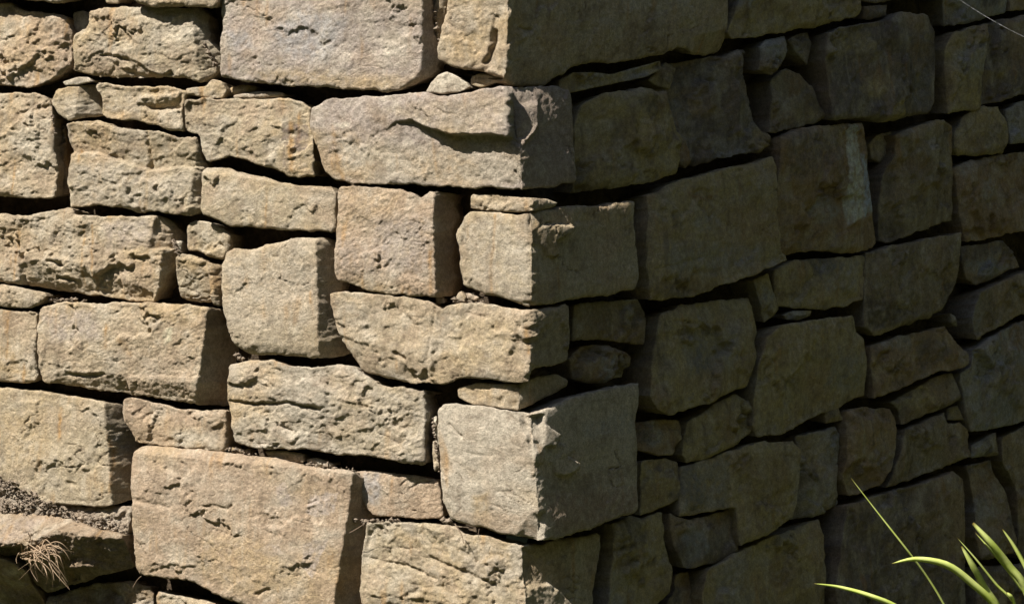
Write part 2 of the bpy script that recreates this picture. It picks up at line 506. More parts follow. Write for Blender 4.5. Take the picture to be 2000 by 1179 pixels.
    for lev, dep in enumerate(deps):
        u_ = dep / 0.14
        jit = fbm(Pb[:, 0] + ox + dep * 0.8, Pb[:, 1] + oy + dep * 0.8, 32, 4, 0.6)
        jit2 = fbm(Pb[:, 0] - ox + dep, Pb[:, 1] + oy - dep, 90, 2)
        q2 = Pb + nrm * (0.0006 + 0.016 * u_ + (jit * 0.0045 + jit2 * 0.0014) * min(1, dep / 0.015) * min(1, size / 0.1))[:, None]
        hh = np.minimum(h[bv_], 0.004 + 0 * dep) - dep if lev > 2 else h[bv_] - dep - np.clip(h[bv_] - 0.004, 0, None) * (lev + 1) / 4
        V_all.append(fr.pos(q2[:, 0], q2[:, 1], hh))
        cm = min(1.0, 0.15 + dep * 7); cb = base[bv_] * (1 - cm) + np.array([0.24, 0.17, 0.10]) * (1 + 0.8 * jit[:, None]) * cm
        C_all.append(cb)
        cur = np.arange(cnt, cnt + nb)
        F_side.append(np.stack([prev[bi[:, 1]], prev[bi[:, 0]], cur[bi[:, 0]], cur[bi[:, 1]]], 1))
        prev = cur; cnt += nb
    cv = V_all[-1].mean(0)[None, :]; V_all.append(cv); C_all.append(C_all[-1].mean(0)[None, :])
    fan = np.stack([prev[bi[:, 1]], prev[bi[:, 0]], np.full(len(bi), cnt)], 1)
    VV = np.concatenate(V_all); CC = np.concatenate(C_all)
    if not CHECK_ORIENT(VV, quads, face): quads = quads[:, ::-1]; F_side = [f[:, ::-1] for f in F_side]; fan = fan[:, ::-1]
    FQ = np.concatenate([quads] + F_side)
    org = VV[:len(V)].mean(0)
    me = bpy.data.meshes.new(name)
    nq, nf = len(FQ), len(fan)
    me.vertices.add(len(VV)); me.vertices.foreach_set('co', (VV - org).ravel())
    me.loops.add(nq * 4 + nf * 3); me.loops.foreach_set('vertex_index', np.concatenate([FQ.ravel(), fan.ravel()]))
    me.polygons.add(nq + nf)
    me.polygons.foreach_set('loop_start', np.concatenate([np.arange(nq) * 4, nq * 4 + np.arange(nf) * 3]))
    me.polygons.foreach_set('use_smooth', np.ones(nq + nf, bool))
    me.update(calc_edges=True); me.validate()
    ca_ = me.attributes.new('albedo', 'FLOAT_COLOR', 'POINT')
    ca_.data.foreach_set('color', np.concatenate([np.clip(CC, 0.02, 0.8), np.ones((len(CC), 1))], 1).ravel())
    me.materials.append(mat or M_STONE)
    o = bpy.data.objects.new(name, me); COL.objects.link(o)
    o.location = org
    o.parent = parent or WALL
    o.matrix_parent_inverse = WALL_INV
    return o

def CHECK_ORIENT(V, quads, face):
    qd = quads[:: max(1, len(quads) // 400)]
    a = V[qd[:, 1]] - V[qd[:, 0]]; b = V[qd[:, 3]] - V[qd[:, 0]]
    n = np.cross(a, b).sum(0)
    return n[1] < 0

# ------------------------------------------------------------------ ground
def ground_z(x, y):
    xx = np.clip(x, 0.0, 2.5)
    d = 0.95 * x - 0.31 * y                      # added unseen slope right of the wall, blocks sky fill on the right face
    bank = 6.5 * sstep(d, 2.1, 6.0)
    bank = np.maximum(bank, 15.0 * sstep(np.sqrt(x * x + y * y), 8.5, 22.0))   # added unseen ring of rising ground, cuts off the low sky
    return -0.02 - 0.42 * xx - 0.012 * np.clip(-y, 0, 40) + bank
gx = np.concatenate([np.linspace(-400, -32, 12), np.linspace(-30, 12, 140), np.linspace(14, 400, 12)])
gy = np.concatenate([np.linspace(-400, -32, 12), np.linspace(-30, 14, 140), np.linspace(16, 400, 12)])
GX2, GY2 = np.meshgrid(gx, gy)
GZ = ground_z(GX2, GY2) + fbm(GX2 + 30, GY2 + 30, 1.3, 3) * 0.03
V = np.stack([GX2.ravel(), GY2.ravel(), GZ.ravel()], 1)
nxg = len(gx)
fs = [(j * nxg + i, j * nxg + i + 1, (j + 1) * nxg + i + 1, (j + 1) * nxg + i) for j in range(len(gy) - 1) for i in range(nxg - 1)]
g = link('ground', mesh_np('ground', V, fs, M_GROUND)); g['kind'] = 'structure'

# ------------------------------------------------------------------ the wall
WALL = empty('dry_stone_wall', (0.05, 0.05, -0.02), 'corner of a dry stone wall of tan sandstone blocks, left face sunlit and right face in shade', 'wall')
WALL_INV = WALL.matrix_world.inverted()

# rubble behind the joints
def core(face, x0, x1, dep):
    u, v, n = AX[face]
    c = 0.02
    ss = np.arange(x0, x1, c); vv = np.arange(-1.3, 1.25, c)
    S, Vv = np.meshgrid(ss, vv)
    h = -dep + fbm(S + 60, Vv + 60, 14, 3) * 0.03
    P = O0 + S.ravel()[:, None] * u + Vv.ravel()[:, None] * v + h.ravel()[:, None] * n
    nn = len(ss)
    f = [(j * nn + i, j * nn + i + 1, (j + 1) * nn + i + 1, (j + 1) * nn + i) for j in range(len(vv) - 1) for i in range(nn - 1)]
    o = link('rubble_core', mesh_np('rubble_core', P, f, M_CORE), WALL)
    o['kind'] = 'stuff'
core('L', -1.75, -0.045, 0.10)
core('R', 0.045, 4.2, 0.10)

L, R_, C = 'L', 'R', 'C'
# --- sunlit face, top course
stone(L, [(-60,-80),(165,-80),(148,-2),(110,6),(25,-2),(-60,-10)], off=24, col=TAN)
stone(L, [(200,-12),(232,-8),(229,8),(205,7)], off=-10, col=WHT, rough=.5)
stone(L, [(250,-80),(425,-80),(426,-5),(420,15),(385,14),(330,13),(285,12),(262,5),(252,-3)], off=26, col=TAN)
stone(L, [(-60,10),(10,6),(30,15),(60,22),(128,30),(131,55),(137,60),(137,120),(115,150),(85,160),(60,172),(30,168),(-60,165)], off=-6, col=PIN, rough=1.3,
      ops=[('c',(137,120),(85,165),(137,165),.8)], paint=[('a',[(0,80),(60,60),(110,90),(100,150),(10,130)],OCH,12,.4)])
stone(L, [(172,22),(204,16),(300,12),(394,14),(399,80),(418,92),(421,125),(410,142),(392,163),(370,155),(330,150),(271,153),(180,148),(143,140),(140,100),(145,66),(170,57)], off=-8, col=OLV, rough=1.3,
      ops=[('k',[(200,108),(225,110),(245,118)],6,4),('k',[(250,140),(275,150),(300,148)],6,4),('g',[(140,95),(250,110),(320,155),(150,150)],(200,100),(200,155),0,-14),('c',(385,95),(392,163),(421,125),1.2)],
      paint=[('a',[(150,90),(260,105),(300,150),(170,150)],PIN,10,.6),('a',[(250,40),(330,30),(390,60),(380,110),(280,100)],GRY,14,.4)])
stone(L, [(138,25),(160,20),(172,30),(170,58),(150,62),(140,58)], off=-38, col=WHT, rough=.6)
stone(L, [(148,66),(158,57),(171,57),(170,68)], off=-8, col=WHT, rough=.5)
stone(L, [(432,-80),(830,-80),(832,0),(834,60),(838,115),(828,150),(800,168),(760,180),(700,176),(620,170),(560,167),(480,160),(428,150),(424,110),(428,60),(426,20)], off=18, r=14, col=LIL, rough=1.0, terr=.1, var=.8,
      ops=[('c',(826,-40),(820,150),(845,50),2.2),('c',(780,178),(838,120),(838,178),.9)],
      paint=[('a',[(520,60),(590,10),(680,40),(640,120),(560,110)],BLU,18,.55),('a',[(440,60),(480,60),(500,95),(445,95)],BLU,10,.5),('a',[(480,140),(600,135),(700,150),(780,150),(760,175),(560,165)],OCH,12,.6),('a',[(720,100),(800,80),(800,130),(740,130)],WHT,15,.5),('a',[(455,-10),(530,-10),(520,30),(470,25)],PIN,10,.6)])
stone(L, [(842,-80),(880,-80),(868,20),(858,80),(850,80),(842,30)], off=-40, col=TAN, rough=1.3)
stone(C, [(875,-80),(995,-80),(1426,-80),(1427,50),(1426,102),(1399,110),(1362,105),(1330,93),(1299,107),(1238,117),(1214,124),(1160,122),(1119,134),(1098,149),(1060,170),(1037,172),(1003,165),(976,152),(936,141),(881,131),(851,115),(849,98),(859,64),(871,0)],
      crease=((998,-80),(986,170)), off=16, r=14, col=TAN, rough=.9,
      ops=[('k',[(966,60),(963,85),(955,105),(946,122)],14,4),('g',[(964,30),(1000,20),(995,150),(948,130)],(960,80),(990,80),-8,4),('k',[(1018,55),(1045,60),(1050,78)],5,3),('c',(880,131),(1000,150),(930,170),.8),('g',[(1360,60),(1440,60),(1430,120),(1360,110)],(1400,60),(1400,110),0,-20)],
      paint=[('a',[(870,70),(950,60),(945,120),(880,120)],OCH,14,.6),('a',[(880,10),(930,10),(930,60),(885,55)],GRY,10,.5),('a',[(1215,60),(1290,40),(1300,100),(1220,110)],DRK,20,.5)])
stone(L, [(829,180),(840,160),(852,146),(868,140),(888,147),(908,160),(915,170),(895,180),(860,184)], off=8, r=8, col=WHT, rough=.9, depth=.06)
stone(L, [(917,150),(935,142),(975,148),(982,158),(955,165),(940,172),(917,166)], off=-18, col=OLV, depth=.06)
stone(L, [(446,172),(470,165),(498,168),(500,176),(470,186),(450,184)], off=-22, col=OCH, depth=.08)
stone(L, [(455,186),(500,178),(550,180),(556,189),(510,192),(455,191)], off=-14, r=5, col=LIL, rough=.6, depth=.08)
stone(L, [(362,172),(400,168),(412,155),(430,158),(440,178),(433,192),(410,192),(385,188),(362,182)], off=-4, r=6, col=TAN, depth=.08)
stone(L, [(120,160),(150,150),(172,151),(177,160),(150,166),(125,167)], off=-4, r=5, col=WHT, depth=.06, rough=.6)
# --- second course
stone(L, [(105,175),(150,165),(182,164),(181,185),(193,205),(195,222),(165,228),(135,237),(110,225),(98,200)], off=-12, col=OLV, rough=1.2,
      ops=[('c',(150,165),(148,230),(195,200),.9)])
stone(L, [(186,163),(205,160),(235,168),(300,168),(345,172),(378,183),(358,190),(352,210),(355,257),(330,257),(310,245),(290,243),(265,236),(240,235),(205,232),(198,222),(195,190),(183,172)], off=2, col=OLV, rough=1.3,
      ops=[('g',[(270,190),(350,180),(350,215),(290,215)],(310,190),(310,212),6,-14),('k',[(270,205),(300,212),(335,205)],8,5)], paint=[('a',[(300,215),(350,205),(352,255),(310,240)],WHT,8,.5)])
stone(L, [(-60,182),(60,182),(85,185),(95,200),(100,225),(101,250),(106,300),(107,360),(102,388),(60,388),(20,384),(-60,380)], off=4, col=TAN, rough=1.1)
stone(L, [(104,238),(124,245),(128,300),(129,380),(112,382),(110,300)], off=-40, col=DRK, rough=1.3)
stone(L, [(126,243),(140,237),(200,236),(240,250),(290,257),(315,255),(350,268),(383,266),(386,290),(391,322),(391,390),(388,410),(365,424),(330,418),(290,412),(270,415),(235,405),(190,402),(150,405),(133,405),(131,340),(134,300),(128,270)], off=6, col=OLV, rough=1.0,
      ops=[('g',[(118,230),(395,255),(396,326),(340,326),(295,333),(240,316),(190,298),(128,300)],(250,245),(238,318),6,-15,3),('k',[(285,262),(289,300),(288,330)],8,4),('c',(372,375),(366,424),(392,424),1.3)],
      paint=[('a',[(140,242),(270,255),(280,320),(190,295),(140,275)],DRK,12,.25),('a',[(290,270),(380,270),(385,320),(295,325)],OLV*.8,10,.5),('a',[(140,320),(230,320),(300,345),(360,360),(350,400),(160,395)],GRY,12,.75),('l',[(287,250),(287,400)],OCH,4,.5)])
stone(L, [(357,195),(390,192),(450,193),(520,193),(560,192),(588,199),(603,209),(601,240),(609,290),(613,320),(611,345),(590,345),(560,345),(540,330),(510,325),(470,310),(440,305),(402,318),(392,290),(387,265),(360,255),(357,220)], off=8, col=OLV, rough=1.1,
      paint=[('a',[(552,243),(566,242),(565,270),(548,275)],np.array([.17,.13,.12]),3,.8),('a',[(572,243),(598,245),(598,295),(572,295)],np.array([.19,.15,.13]),3,.75),('l',[(567,240),(568,300),(572,330)],ORG,6,.8),('l',[(556,280),(556,325)],np.array([.2,.16,.13]),4,.6),('a',[(357,198),(420,200),(440,235),(400,260),(360,250)],DRK*1.1,10,.55),('a',[(440,198),(560,197),(560,225),(450,230)],PIN,8,.5)])
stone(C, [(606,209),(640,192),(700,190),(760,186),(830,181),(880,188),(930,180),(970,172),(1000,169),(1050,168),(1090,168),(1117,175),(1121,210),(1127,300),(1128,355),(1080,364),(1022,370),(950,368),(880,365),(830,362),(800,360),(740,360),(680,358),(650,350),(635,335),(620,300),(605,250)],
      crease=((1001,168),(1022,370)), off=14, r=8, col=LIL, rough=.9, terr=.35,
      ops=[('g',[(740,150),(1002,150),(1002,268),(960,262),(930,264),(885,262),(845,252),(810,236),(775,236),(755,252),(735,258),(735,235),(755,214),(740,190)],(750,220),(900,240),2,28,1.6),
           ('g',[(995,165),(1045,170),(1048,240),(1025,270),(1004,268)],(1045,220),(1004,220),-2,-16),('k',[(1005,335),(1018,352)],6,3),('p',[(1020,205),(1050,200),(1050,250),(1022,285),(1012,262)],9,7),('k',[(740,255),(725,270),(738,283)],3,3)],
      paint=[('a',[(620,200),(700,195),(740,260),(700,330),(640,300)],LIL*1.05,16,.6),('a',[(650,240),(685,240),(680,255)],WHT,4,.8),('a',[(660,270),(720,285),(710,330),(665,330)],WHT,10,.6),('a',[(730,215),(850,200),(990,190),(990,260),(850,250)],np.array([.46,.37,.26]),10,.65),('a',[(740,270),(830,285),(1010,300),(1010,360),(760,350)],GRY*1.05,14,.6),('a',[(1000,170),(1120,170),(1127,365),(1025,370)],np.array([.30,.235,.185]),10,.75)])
# --- third course
stone(L, [(395,329),(430,326),(480,340),(530,350),(575,362),(640,364),(656,376),(651,455),(620,453),(560,448),(500,446),(440,440),(425,430),(405,425),(393,420),(391,380)], off=4, col=OLV, rough=.75, terr=.6, tilt=(0,.03),
      ops=[('c',(395,336),(650,372),(520,340),1.2)], paint=[('a',[(420,350),(480,360),(470,400),(420,390)],GRY,10,.5)])
stone(L, [(660,364),(690,363),(760,368),(800,374),(822,385),(838,374),(850,376),(866,380),(868,440),(862,490),(866,540),(864,578),(850,581),(800,578),(740,572),(700,560),(656,550),(652,480),(657,400)], off=16, r=6, col=PIN, rough=1.0, terr=.5,
      ops=[('c',(848,370),(850,580),(880,480),3.2)],
      paint=[('a',[(665,370),(780,375),(770,430),(670,440)],np.array([.45,.33,.2]),16,.6),('a',[(730,430),(845,420),(840,540),(740,520)],LIL,20,.7),('a',[(660,470),(760,470),(740,540),(660,530)],LIL,14,.5),('l',[(843,490),(840,570)],ORG,5,.6),('l',[(788,560),(785,576)],ORG,5,.5),('a',[(852,370),(880,370),(880,585),(852,585)],np.array([.40,.29,.18]),3,.7)])
stone(C, [(918,379),(960,379),(1000,384),(1040,386),(1075,389),(1093,396),(1088,404),(1060,411),(1040,413),(1000,414),(960,412),(917,408)], crease=((1042,380),(1042,415)), off=2, r=6, col=TAN, rough=1.0)
stone(C, [(906,420),(920,413),(960,414),(1000,419),(1038,416),(1060,412),(1120,402),(1180,404),(1242,389),(1242,440),(1248,490),(1251,540),(1240,565),(1180,578),(1120,583),(1090,590),(1050,597),(1028,597),(1000,590),(950,575),(905,560),(898,530),(895,490),(890,450)],
      crease=((1041,412),(1038,600)), off=14, r=9, col=OLV, rough=.8, terr=.4,
      ops=[('g',[(1030,412),(1062,412),(1068,445),(1045,455),(1030,440)],(1050,445),(1040,415),0,-14),
           ('g',[(1042,452),(1075,438),(1118,440),(1112,452),(1085,470),(1090,500),(1070,500),(1048,460)],(1042,470),(1105,450),-4,19),('k',[(960,415),(966,480),(960,560)],2,2),('k',[(905,450),(925,475)],3,3)],
      paint=[('l',[(966,420),(964,480),(958,530),(960,575)],ORG*1.1,3.5,.75),('a',[(905,430),(1035,425),(1030,585),(920,560)],GRY*1.05,14,.55)])
stone(L, [(-60,420),(0,419),(60,418),(110,410),(138,406),(146,420),(200,421),(250,423),(290,418),(318,432),(330,455),(337,478),(330,510),(316,540),(310,565),(300,590),(270,590),(200,580),(120,570),(60,560),(0,550),(-60,545)], off=8, col=TAN, rough=1.2,
      ops=[('g',[(302,410),(350,430),(345,485),(293,486),(297,450)],(292,450),(330,450),-4,-48,2),('c',(316,500),(303,600),(345,560),2.5),('g',[(40,500),(150,505),(300,575),(290,600),(40,580)],(120,510),(110,575),4,-22,5),('k',[(95,508),(122,518)],9,4),('k',[(110,542),(142,548)],9,4),('c',(140,412),(290,425),(220,400),1.2)],
      paint=[('l',[(34,445),(33,500),(28,545)],ORG,3,.6),('l',[(166,440),(163,500),(160,560)],ORG,2.5,.6),('l',[(180,440),(182,500),(185,560)],ORG,2.5,.6),('a',[(215,500),(300,510),(290,570),(220,560)],PIN*.95,12,.6),('a',[(200,430),(290,430),(290,480),(210,490)],LIL*.95,12,.5),('a',[(50,420),(150,430),(140,480),(60,470)],GRY,12,.4)])
stone(L, [(365,438),(380,430),(408,433),(438,447),(450,460),(446,490),(434,508),(410,503),(385,492),(363,490)], off=-10, col=OLV, rough=1.1)
stone(L, [(342,501),(355,493),(395,507),(428,518),(424,540),(424,580),(424,600),(400,592),(360,588),(339,580),(338,530)], off=-8, col=OLV, rough=1.2,
      ops=[('g',[(330,500),(400,508),(412,600),(330,590)],(365,505),(370,590),4,-28),('c',(412,520),(418,600),(430,560),1.3)])
stone(L, [(340,470),(352,470),(352,492),(342,498)], off=-30, col=WHT, rough=1.2, depth=.04)
stone(L, [(455,483),(490,486),(520,478),(555,470),(595,462),(622,464),(640,480),(647,520),(643,570),(640,610),(650,660),(656,690),(640,700),(600,700),(550,695),(480,690),(455,675),(440,640),(431,580),(431,520),(438,495)], off=14, r=14, col=(GRY+TAN)*.54, rough=.7, terr=.35, var=.7,
      ops=[('c',(618,460),(621,700),(650,600),2.0),('c',(440,668),(620,678),(520,700),.3)],
      paint=[('l',[(517,490),(517,530)],ORG,5,.4),('l',[(515,580),(515,620)],ORG,6,.35),('l',[(560,600),(562,625)],ORG,8,.35),('a',[(440,500),(600,480),(610,580),(450,600)],GRY*1.1,16,.6),('a',[(445,640),(620,640),(610,700),(470,690)],OLV*.85,14,.6),('l',[(604,570),(606,590)],ORG,3,.6)])
# --- fourth course
stone(L, [(-60,560),(0,554),(40,561),(85,571),(90,578),(75,595),(55,603),(20,600),(-60,592)], off=6, r=8, col=TAN, rough=1.0)
stone(L, [(-60,605),(0,603),(40,609),(71,607),(69,650),(69,700),(68,745),(50,749),(0,745),(-60,742)], off=0, col=TAN, rough=.9, terr=.5, paint=[('l',[(16,625),(13,700)],ORG,3,.5)])
stone(L, [(76,602),(110,590),(180,591),(250,591),(330,593),(385,597),(409,601),(416,640),(424,690),(425,740),(420,775),(405,797),(370,792),(330,785),(280,775),(200,765),(140,755),(80,748),(71,700),(71,640)], off=16, r=10, col=TAN, rough=1.0, terr=.7,
      ops=[('c',(404,598),(386,742),(430,700),3.0),('g',[(110,720),(240,728),(250,775),(100,770)],(170,728),(170,760),2,-14),('g',[(250,735),(400,735),(400,800),(250,790)],(320,745),(320,790),4,-16),('k',[(130,730),(165,734),(200,730)],8,4)],
      paint=[('l',[(106,600),(108,650)],ORG,3,.6),('a',[(80,610),(180,605),(200,660),(100,670)],LIL,16,.6),('a',[(230,680),(380,690),(390,780),(240,770)],PIN,14,.5),('a',[(320,645),(340,640),(337,665),(322,675)],np.array([.6,.55,.38]),3,.8),('l',[(235,665),(255,690)],ORG,8,.4)])
stone(L, [(446,713),(480,704),(530,701),(560,711),(600,716),(640,713),(685,713),(700,726),(735,747),(760,757),(800,760),(829,762),(831,800),(827,850),(831,908),(800,905),(740,895),(690,890),(640,885),(590,878),(520,878),(470,868),(453,860),(447,800),(442,760)], off=8, r=8, col=GRY, rough=1.2, ang=-.12,
      ops=[('k',[(450,783),(500,790),(560,785),(615,797)],9,3),('k',[(540,830),(565,840)],6,4),('p',[(440,700),(640,700),(640,795),(560,788),(440,785)],5,4),('c',(826,762),(829,908),(840,850),2.0)],
      paint=[('a',[(445,710),(520,705),(500,760),(450,770)],GRY,10,.4),('a',[(640,720),(820,765),(820,890),(660,880)],OLV*1.05,16,.5)])
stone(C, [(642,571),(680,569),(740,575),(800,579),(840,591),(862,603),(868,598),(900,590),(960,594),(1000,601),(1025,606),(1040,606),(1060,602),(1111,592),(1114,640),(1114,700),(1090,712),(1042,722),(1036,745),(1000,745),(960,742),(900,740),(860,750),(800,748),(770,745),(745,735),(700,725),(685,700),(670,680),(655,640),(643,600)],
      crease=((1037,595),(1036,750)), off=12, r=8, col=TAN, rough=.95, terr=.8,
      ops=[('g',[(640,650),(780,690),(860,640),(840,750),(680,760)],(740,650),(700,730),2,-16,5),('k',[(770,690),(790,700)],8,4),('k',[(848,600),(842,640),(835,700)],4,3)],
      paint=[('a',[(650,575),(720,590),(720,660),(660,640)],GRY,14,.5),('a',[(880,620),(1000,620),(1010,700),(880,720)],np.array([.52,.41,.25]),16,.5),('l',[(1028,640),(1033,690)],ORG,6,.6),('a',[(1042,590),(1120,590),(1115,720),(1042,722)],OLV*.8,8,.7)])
stone(L, [(886,588),(893,572),(900,568),(908,580),(905,590)], off=-6, r=4, col=WHT, rough=.8, depth=.03)
stone(L, [(908,572),(922,572),(935,581),(928,588),(912,584)], off=-2, r=4, col=np.array([.6,.48,.36]), rough=.7, depth=.03)
stone(L, [(848,582),(862,580),(866,592),(850,594)], off=-10, r=5, col=PIN, rough=.8, depth=.03)
# --- fifth course
stone(C, [(891,757),(930,747),(980,750),(1014,750),(1050,736),(1090,731),(1112,741),(1110,755),(1080,770),(1050,785),(1015,803),(980,798),(920,790),(893,777)], crease=((1015,745),(1014,805)), off=2, r=7, col=TAN, rough=.9, paint=[('a',[(890,745),(960,745),(960,790),(890,790)],OCH,10,.5)])
stone(C, [(852,800),(866,789),(890,787),(930,791),(980,799),(1015,806),(1045,810),(1060,802),(1110,777),(1160,762),(1245,746),(1248,780),(1243,830),(1250,900),(1252,960),(1250,1000),(1200,1015),(1150,1035),(1080,1054),(1050,1056),(1000,1046),(940,1032),(880,1015),(865,990),(858,940),(856,880),(850,840)],
      crease=((1040,806),(1056,1058)), off=22, r=12, col=GRY*1.1, rough=.65, terr=.3, var=.7,
      ops=[('g',[(1005,800),(1062,808),(1060,880),(1040,900),(1030,850)],(1055,880),(1040,830),0,-20,4),('g',[(1046,845),(1062,828),(1090,850),(1082,870),(1060,872)],(1048,860),(1085,850),-4,14,3),
           ('g',[(1065,872),(1100,866),(1105,890),(1128,905),(1125,918),(1100,930),(1085,920)],(1068,890),(1118,900),-2,17,3),('k',[(876,830),(890,842),(902,852)],6,3),('k',[(915,885),(960,890)],2,3),('g',[(1040,990),(1065,1000),(1060,1060),(1000,1060)],(1030,1010),(1055,1055),0,-20,6)],
      paint=[('a',[(925,970),(955,960),(955,1035),(925,1030)],np.array([.45,.33,.18]),8,.7),('a',[(870,1000),(1040,1000),(1040,1050),(900,1030)],PIN,12,.6),('a',[(900,795),(960,800),(930,830),(890,820)],DRK,10,.3),
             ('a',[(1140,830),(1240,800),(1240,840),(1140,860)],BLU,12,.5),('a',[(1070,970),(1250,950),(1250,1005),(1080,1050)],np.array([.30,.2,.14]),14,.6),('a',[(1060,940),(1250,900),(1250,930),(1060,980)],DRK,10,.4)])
stone(L, [(843,815),(850,812),(853,845),(848,860)], off=-8, r=5, col=WHT, rough=1.3, depth=.04)
stone(L, [(842,862),(852,858),(857,910),(848,922),(843,900)], off=-10, r=5, col=WHT, rough=1.3, depth=.04)
stone(L, [(692,921),(720,919),(760,923),(820,931),(851,936),(857,960),(864,1010),(830,1015),(780,1010),(730,1008),(712,990),(697,960)], off=-14, r=9, col=PIN, rough=.9, terr=.5, paint=[('a',[(700,925),(740,928),(745,980),(710,985)],BLU,8,.6)])
stone(L, [(514,881),(550,880),(589,885),(592,904),(560,902),(522,892)], off=-8, r=5, col=GRY, rough=.7, depth=.06)
stone(L, [(596,896),(615,893),(650,905),(645,914),(600,908)], off=-22, r=5, col=WHT, rough=1.2, depth=.05)
stone(L, [(444,872),(462,876),(468,886),(450,884)], off=-16, r=5, col=OCH, rough=.9, depth=.04)
stone(L, [(472,880),(484,875),(490,886),(474,888)], off=-18, r=5, col=PIN, rough=.9, depth=.04)
stone(L, [(256,880),(270,870),(330,875),(400,881),(450,886),(520,894),(600,911),(650,917),(684,920),(698,940),(702,1000),(697,1060),(690,1120),(685,1179),(690,1240),(500,1240),(485,1185),(440,1170),(400,1155),(370,1135),(300,1128),(266,1122),(256,1050),(253,950)], off=18, r=13, col=PIN, rough=.85, terr=.45, var=.8, ang=-.35,
      ops=[('c',(688,918),(652,1185),(710,1100),2.6),('c',(260,885),(690,925),(500,860),.9),('k',[(420,985),(440,995),(450,988)],5,4),('k',[(255,975),(330,990)],4,5),('k',[(500,1160),(525,1150)],6,4),('k',[(600,985),(615,978)],4,3)],
      paint=[('a',[(535,950),(555,942),(570,985),(545,990)],LIL*1.08,3,.85),('a',[(600,965),(660,960),(650,1000),(615,1010),(598,1000)],LIL*1.08,3,.85),('a',[(595,1060),(640,1050),(612,1130),(592,1110)],LIL*1.08,3,.85),('a',[(495,1070),(545,1060),(555,1080),(530,1090)],LIL*1.08,4,.7),
             ('a',[(400,1040),(500,1050),(600,1140),(480,1170),(380,1120)],OCH,20,.55),('a',[(270,900),(500,910),(560,960),(300,1000)],np.array([.45,.35,.25]),20,.4),('l',[(472,940),(474,1100)],WHT,2,.4)])
stone(L, [(238,781),(260,776),(300,786),(340,796),(400,802),(440,801),(443,830),(439,882),(400,880),(350,875),(300,868),(263,864),(255,845),(241,820)], off=-4, r=8, col=PIN, rough=.9, ops=[('c',(438,835),(434,884),(445,860),1.5)])
stone(L, [(-60,752),(0,756),(60,761),(130,771),(200,783),(222,792),(232,830),(238,870),(242,900),(242,975),(210,990),(190,990),(120,985),(80,980),(0,935),(-60,930)], off=14, r=9, col=OLV*1.02, rough=.8, terr=.5, var=.7,
      ops=[('c',(205,785),(216,990),(240,900),2.0),('k',[(134,942),(146,947)],5,4),('k',[(110,900),(122,905)],4,3)]+[('k',[(5+8*i,905-14*i),(35,925-14*i),(80-5*i,905-14*i)],.7,3) for i in range(4)],
      paint=[('a',[(0,800),(90,800),(100,900),(10,920)],OCH,14,.5),('a',[(205,790),(240,800),(240,850),(212,850)],DRK,8,.5),('a',[(215,850),(245,850),(245,900),(222,900)],BLU*.6,8,.6),('l',[(210,850),(216,900),(214,960)],ORG,3,.6)])
# --- bottom left ledge
stone(L, [(-60,1005),(0,1002),(60,1000),(130,1012),(200,1032),(250,1042),(252,1110),(180,1128),(110,1150),(72,1162),(62,1120),(40,1085),(-60,1080)], off=10, r=8, col=DRK*1.55, rough=1.7,
      ops=[('g',[(-70,990),(260,1000),(260,1052),(200,1042),(140,1024),(115,1032),(80,1062),(-70,1070)],(60,1002),(60,1062),0,62,5),('g',[(80,1062),(115,1032),(140,1024),(200,1042),(260,1052),(260,1170),(60,1170)],(150,1035),(170,1150),60,-45,5),('k',[(145,1060),(155,1090)],10,6),('g',[(125,1090),(190,1080),(190,1105),(130,1110)],(160,1080),(160,1105),-5,18,4)],
      paint=[('a',[(60,1070),(140,1030),(260,1050),(250,1130),(70,1160)],DRK*.8,10,.6),('a',[(0,1010),(100,1010),(60,1060),(0,1060)],LIL,8,.5)])
stone(L, [(-60,1086),(0,1080),(35,1088),(60,1110),(68,1160),(74,1240),(-60,1240)], off=0, r=10, col=DRK, rough=1.4, ops=[('g',[(-70,1060),(90,1060),(90,1250),(-70,1250)],(20,1080),(20,1200),62,-50,5)])
stone(L, [(82,1168),(170,1142),(258,1132),(296,1152),(306,1240),(82,1240)], off=-45, r=10, col=DRK, rough=1.3)
stone(L, [(302,1152),(340,1162),(400,1172),(440,1185),(478,1240),(305,1240)], off=-10, r=8, col=TAN, rough=1.2)
stone(C, [(713,1021),(760,1019),(830,1021),(880,1026),(902,1040),(960,1050),(1000,1060),(1024,1066),(1060,1061),(1100,1052),(1178,1041),(1175,1080),(1165,1120),(1158,1240),(1030,1240),(716,1240),(706,1170),(701,1120),(708,1060)], crease=((1023,1060),(1030,1240)), off=8, r=9, col=OLV*1.05, rough=1.1, ang=-.3,
      ops=[('k',[(720,1090),(790,1105),(850,1130)],6,4),('k',[(840,1090),(900,1115),(960,1140)],6,4),('g',[(1020,1065),(1055,1085),(1065,1120),(1045,1150),(1025,1140)],(1060,1120),(1022,1100),0,-12,3),('g',[(1030,1148),(1070,1138),(1110,1180),(1095,1250),(1030,1250)],(1030,1180),(1100,1160),-3,22,3),('g',[(760,1160),(860,1165),(880,1240),(760,1240)],(800,1165),(800,1200),0,-12,4)],
      paint=[('a',[(900,1060),(1020,1075),(1020,1150),(900,1110)],GRY,12,.6)])

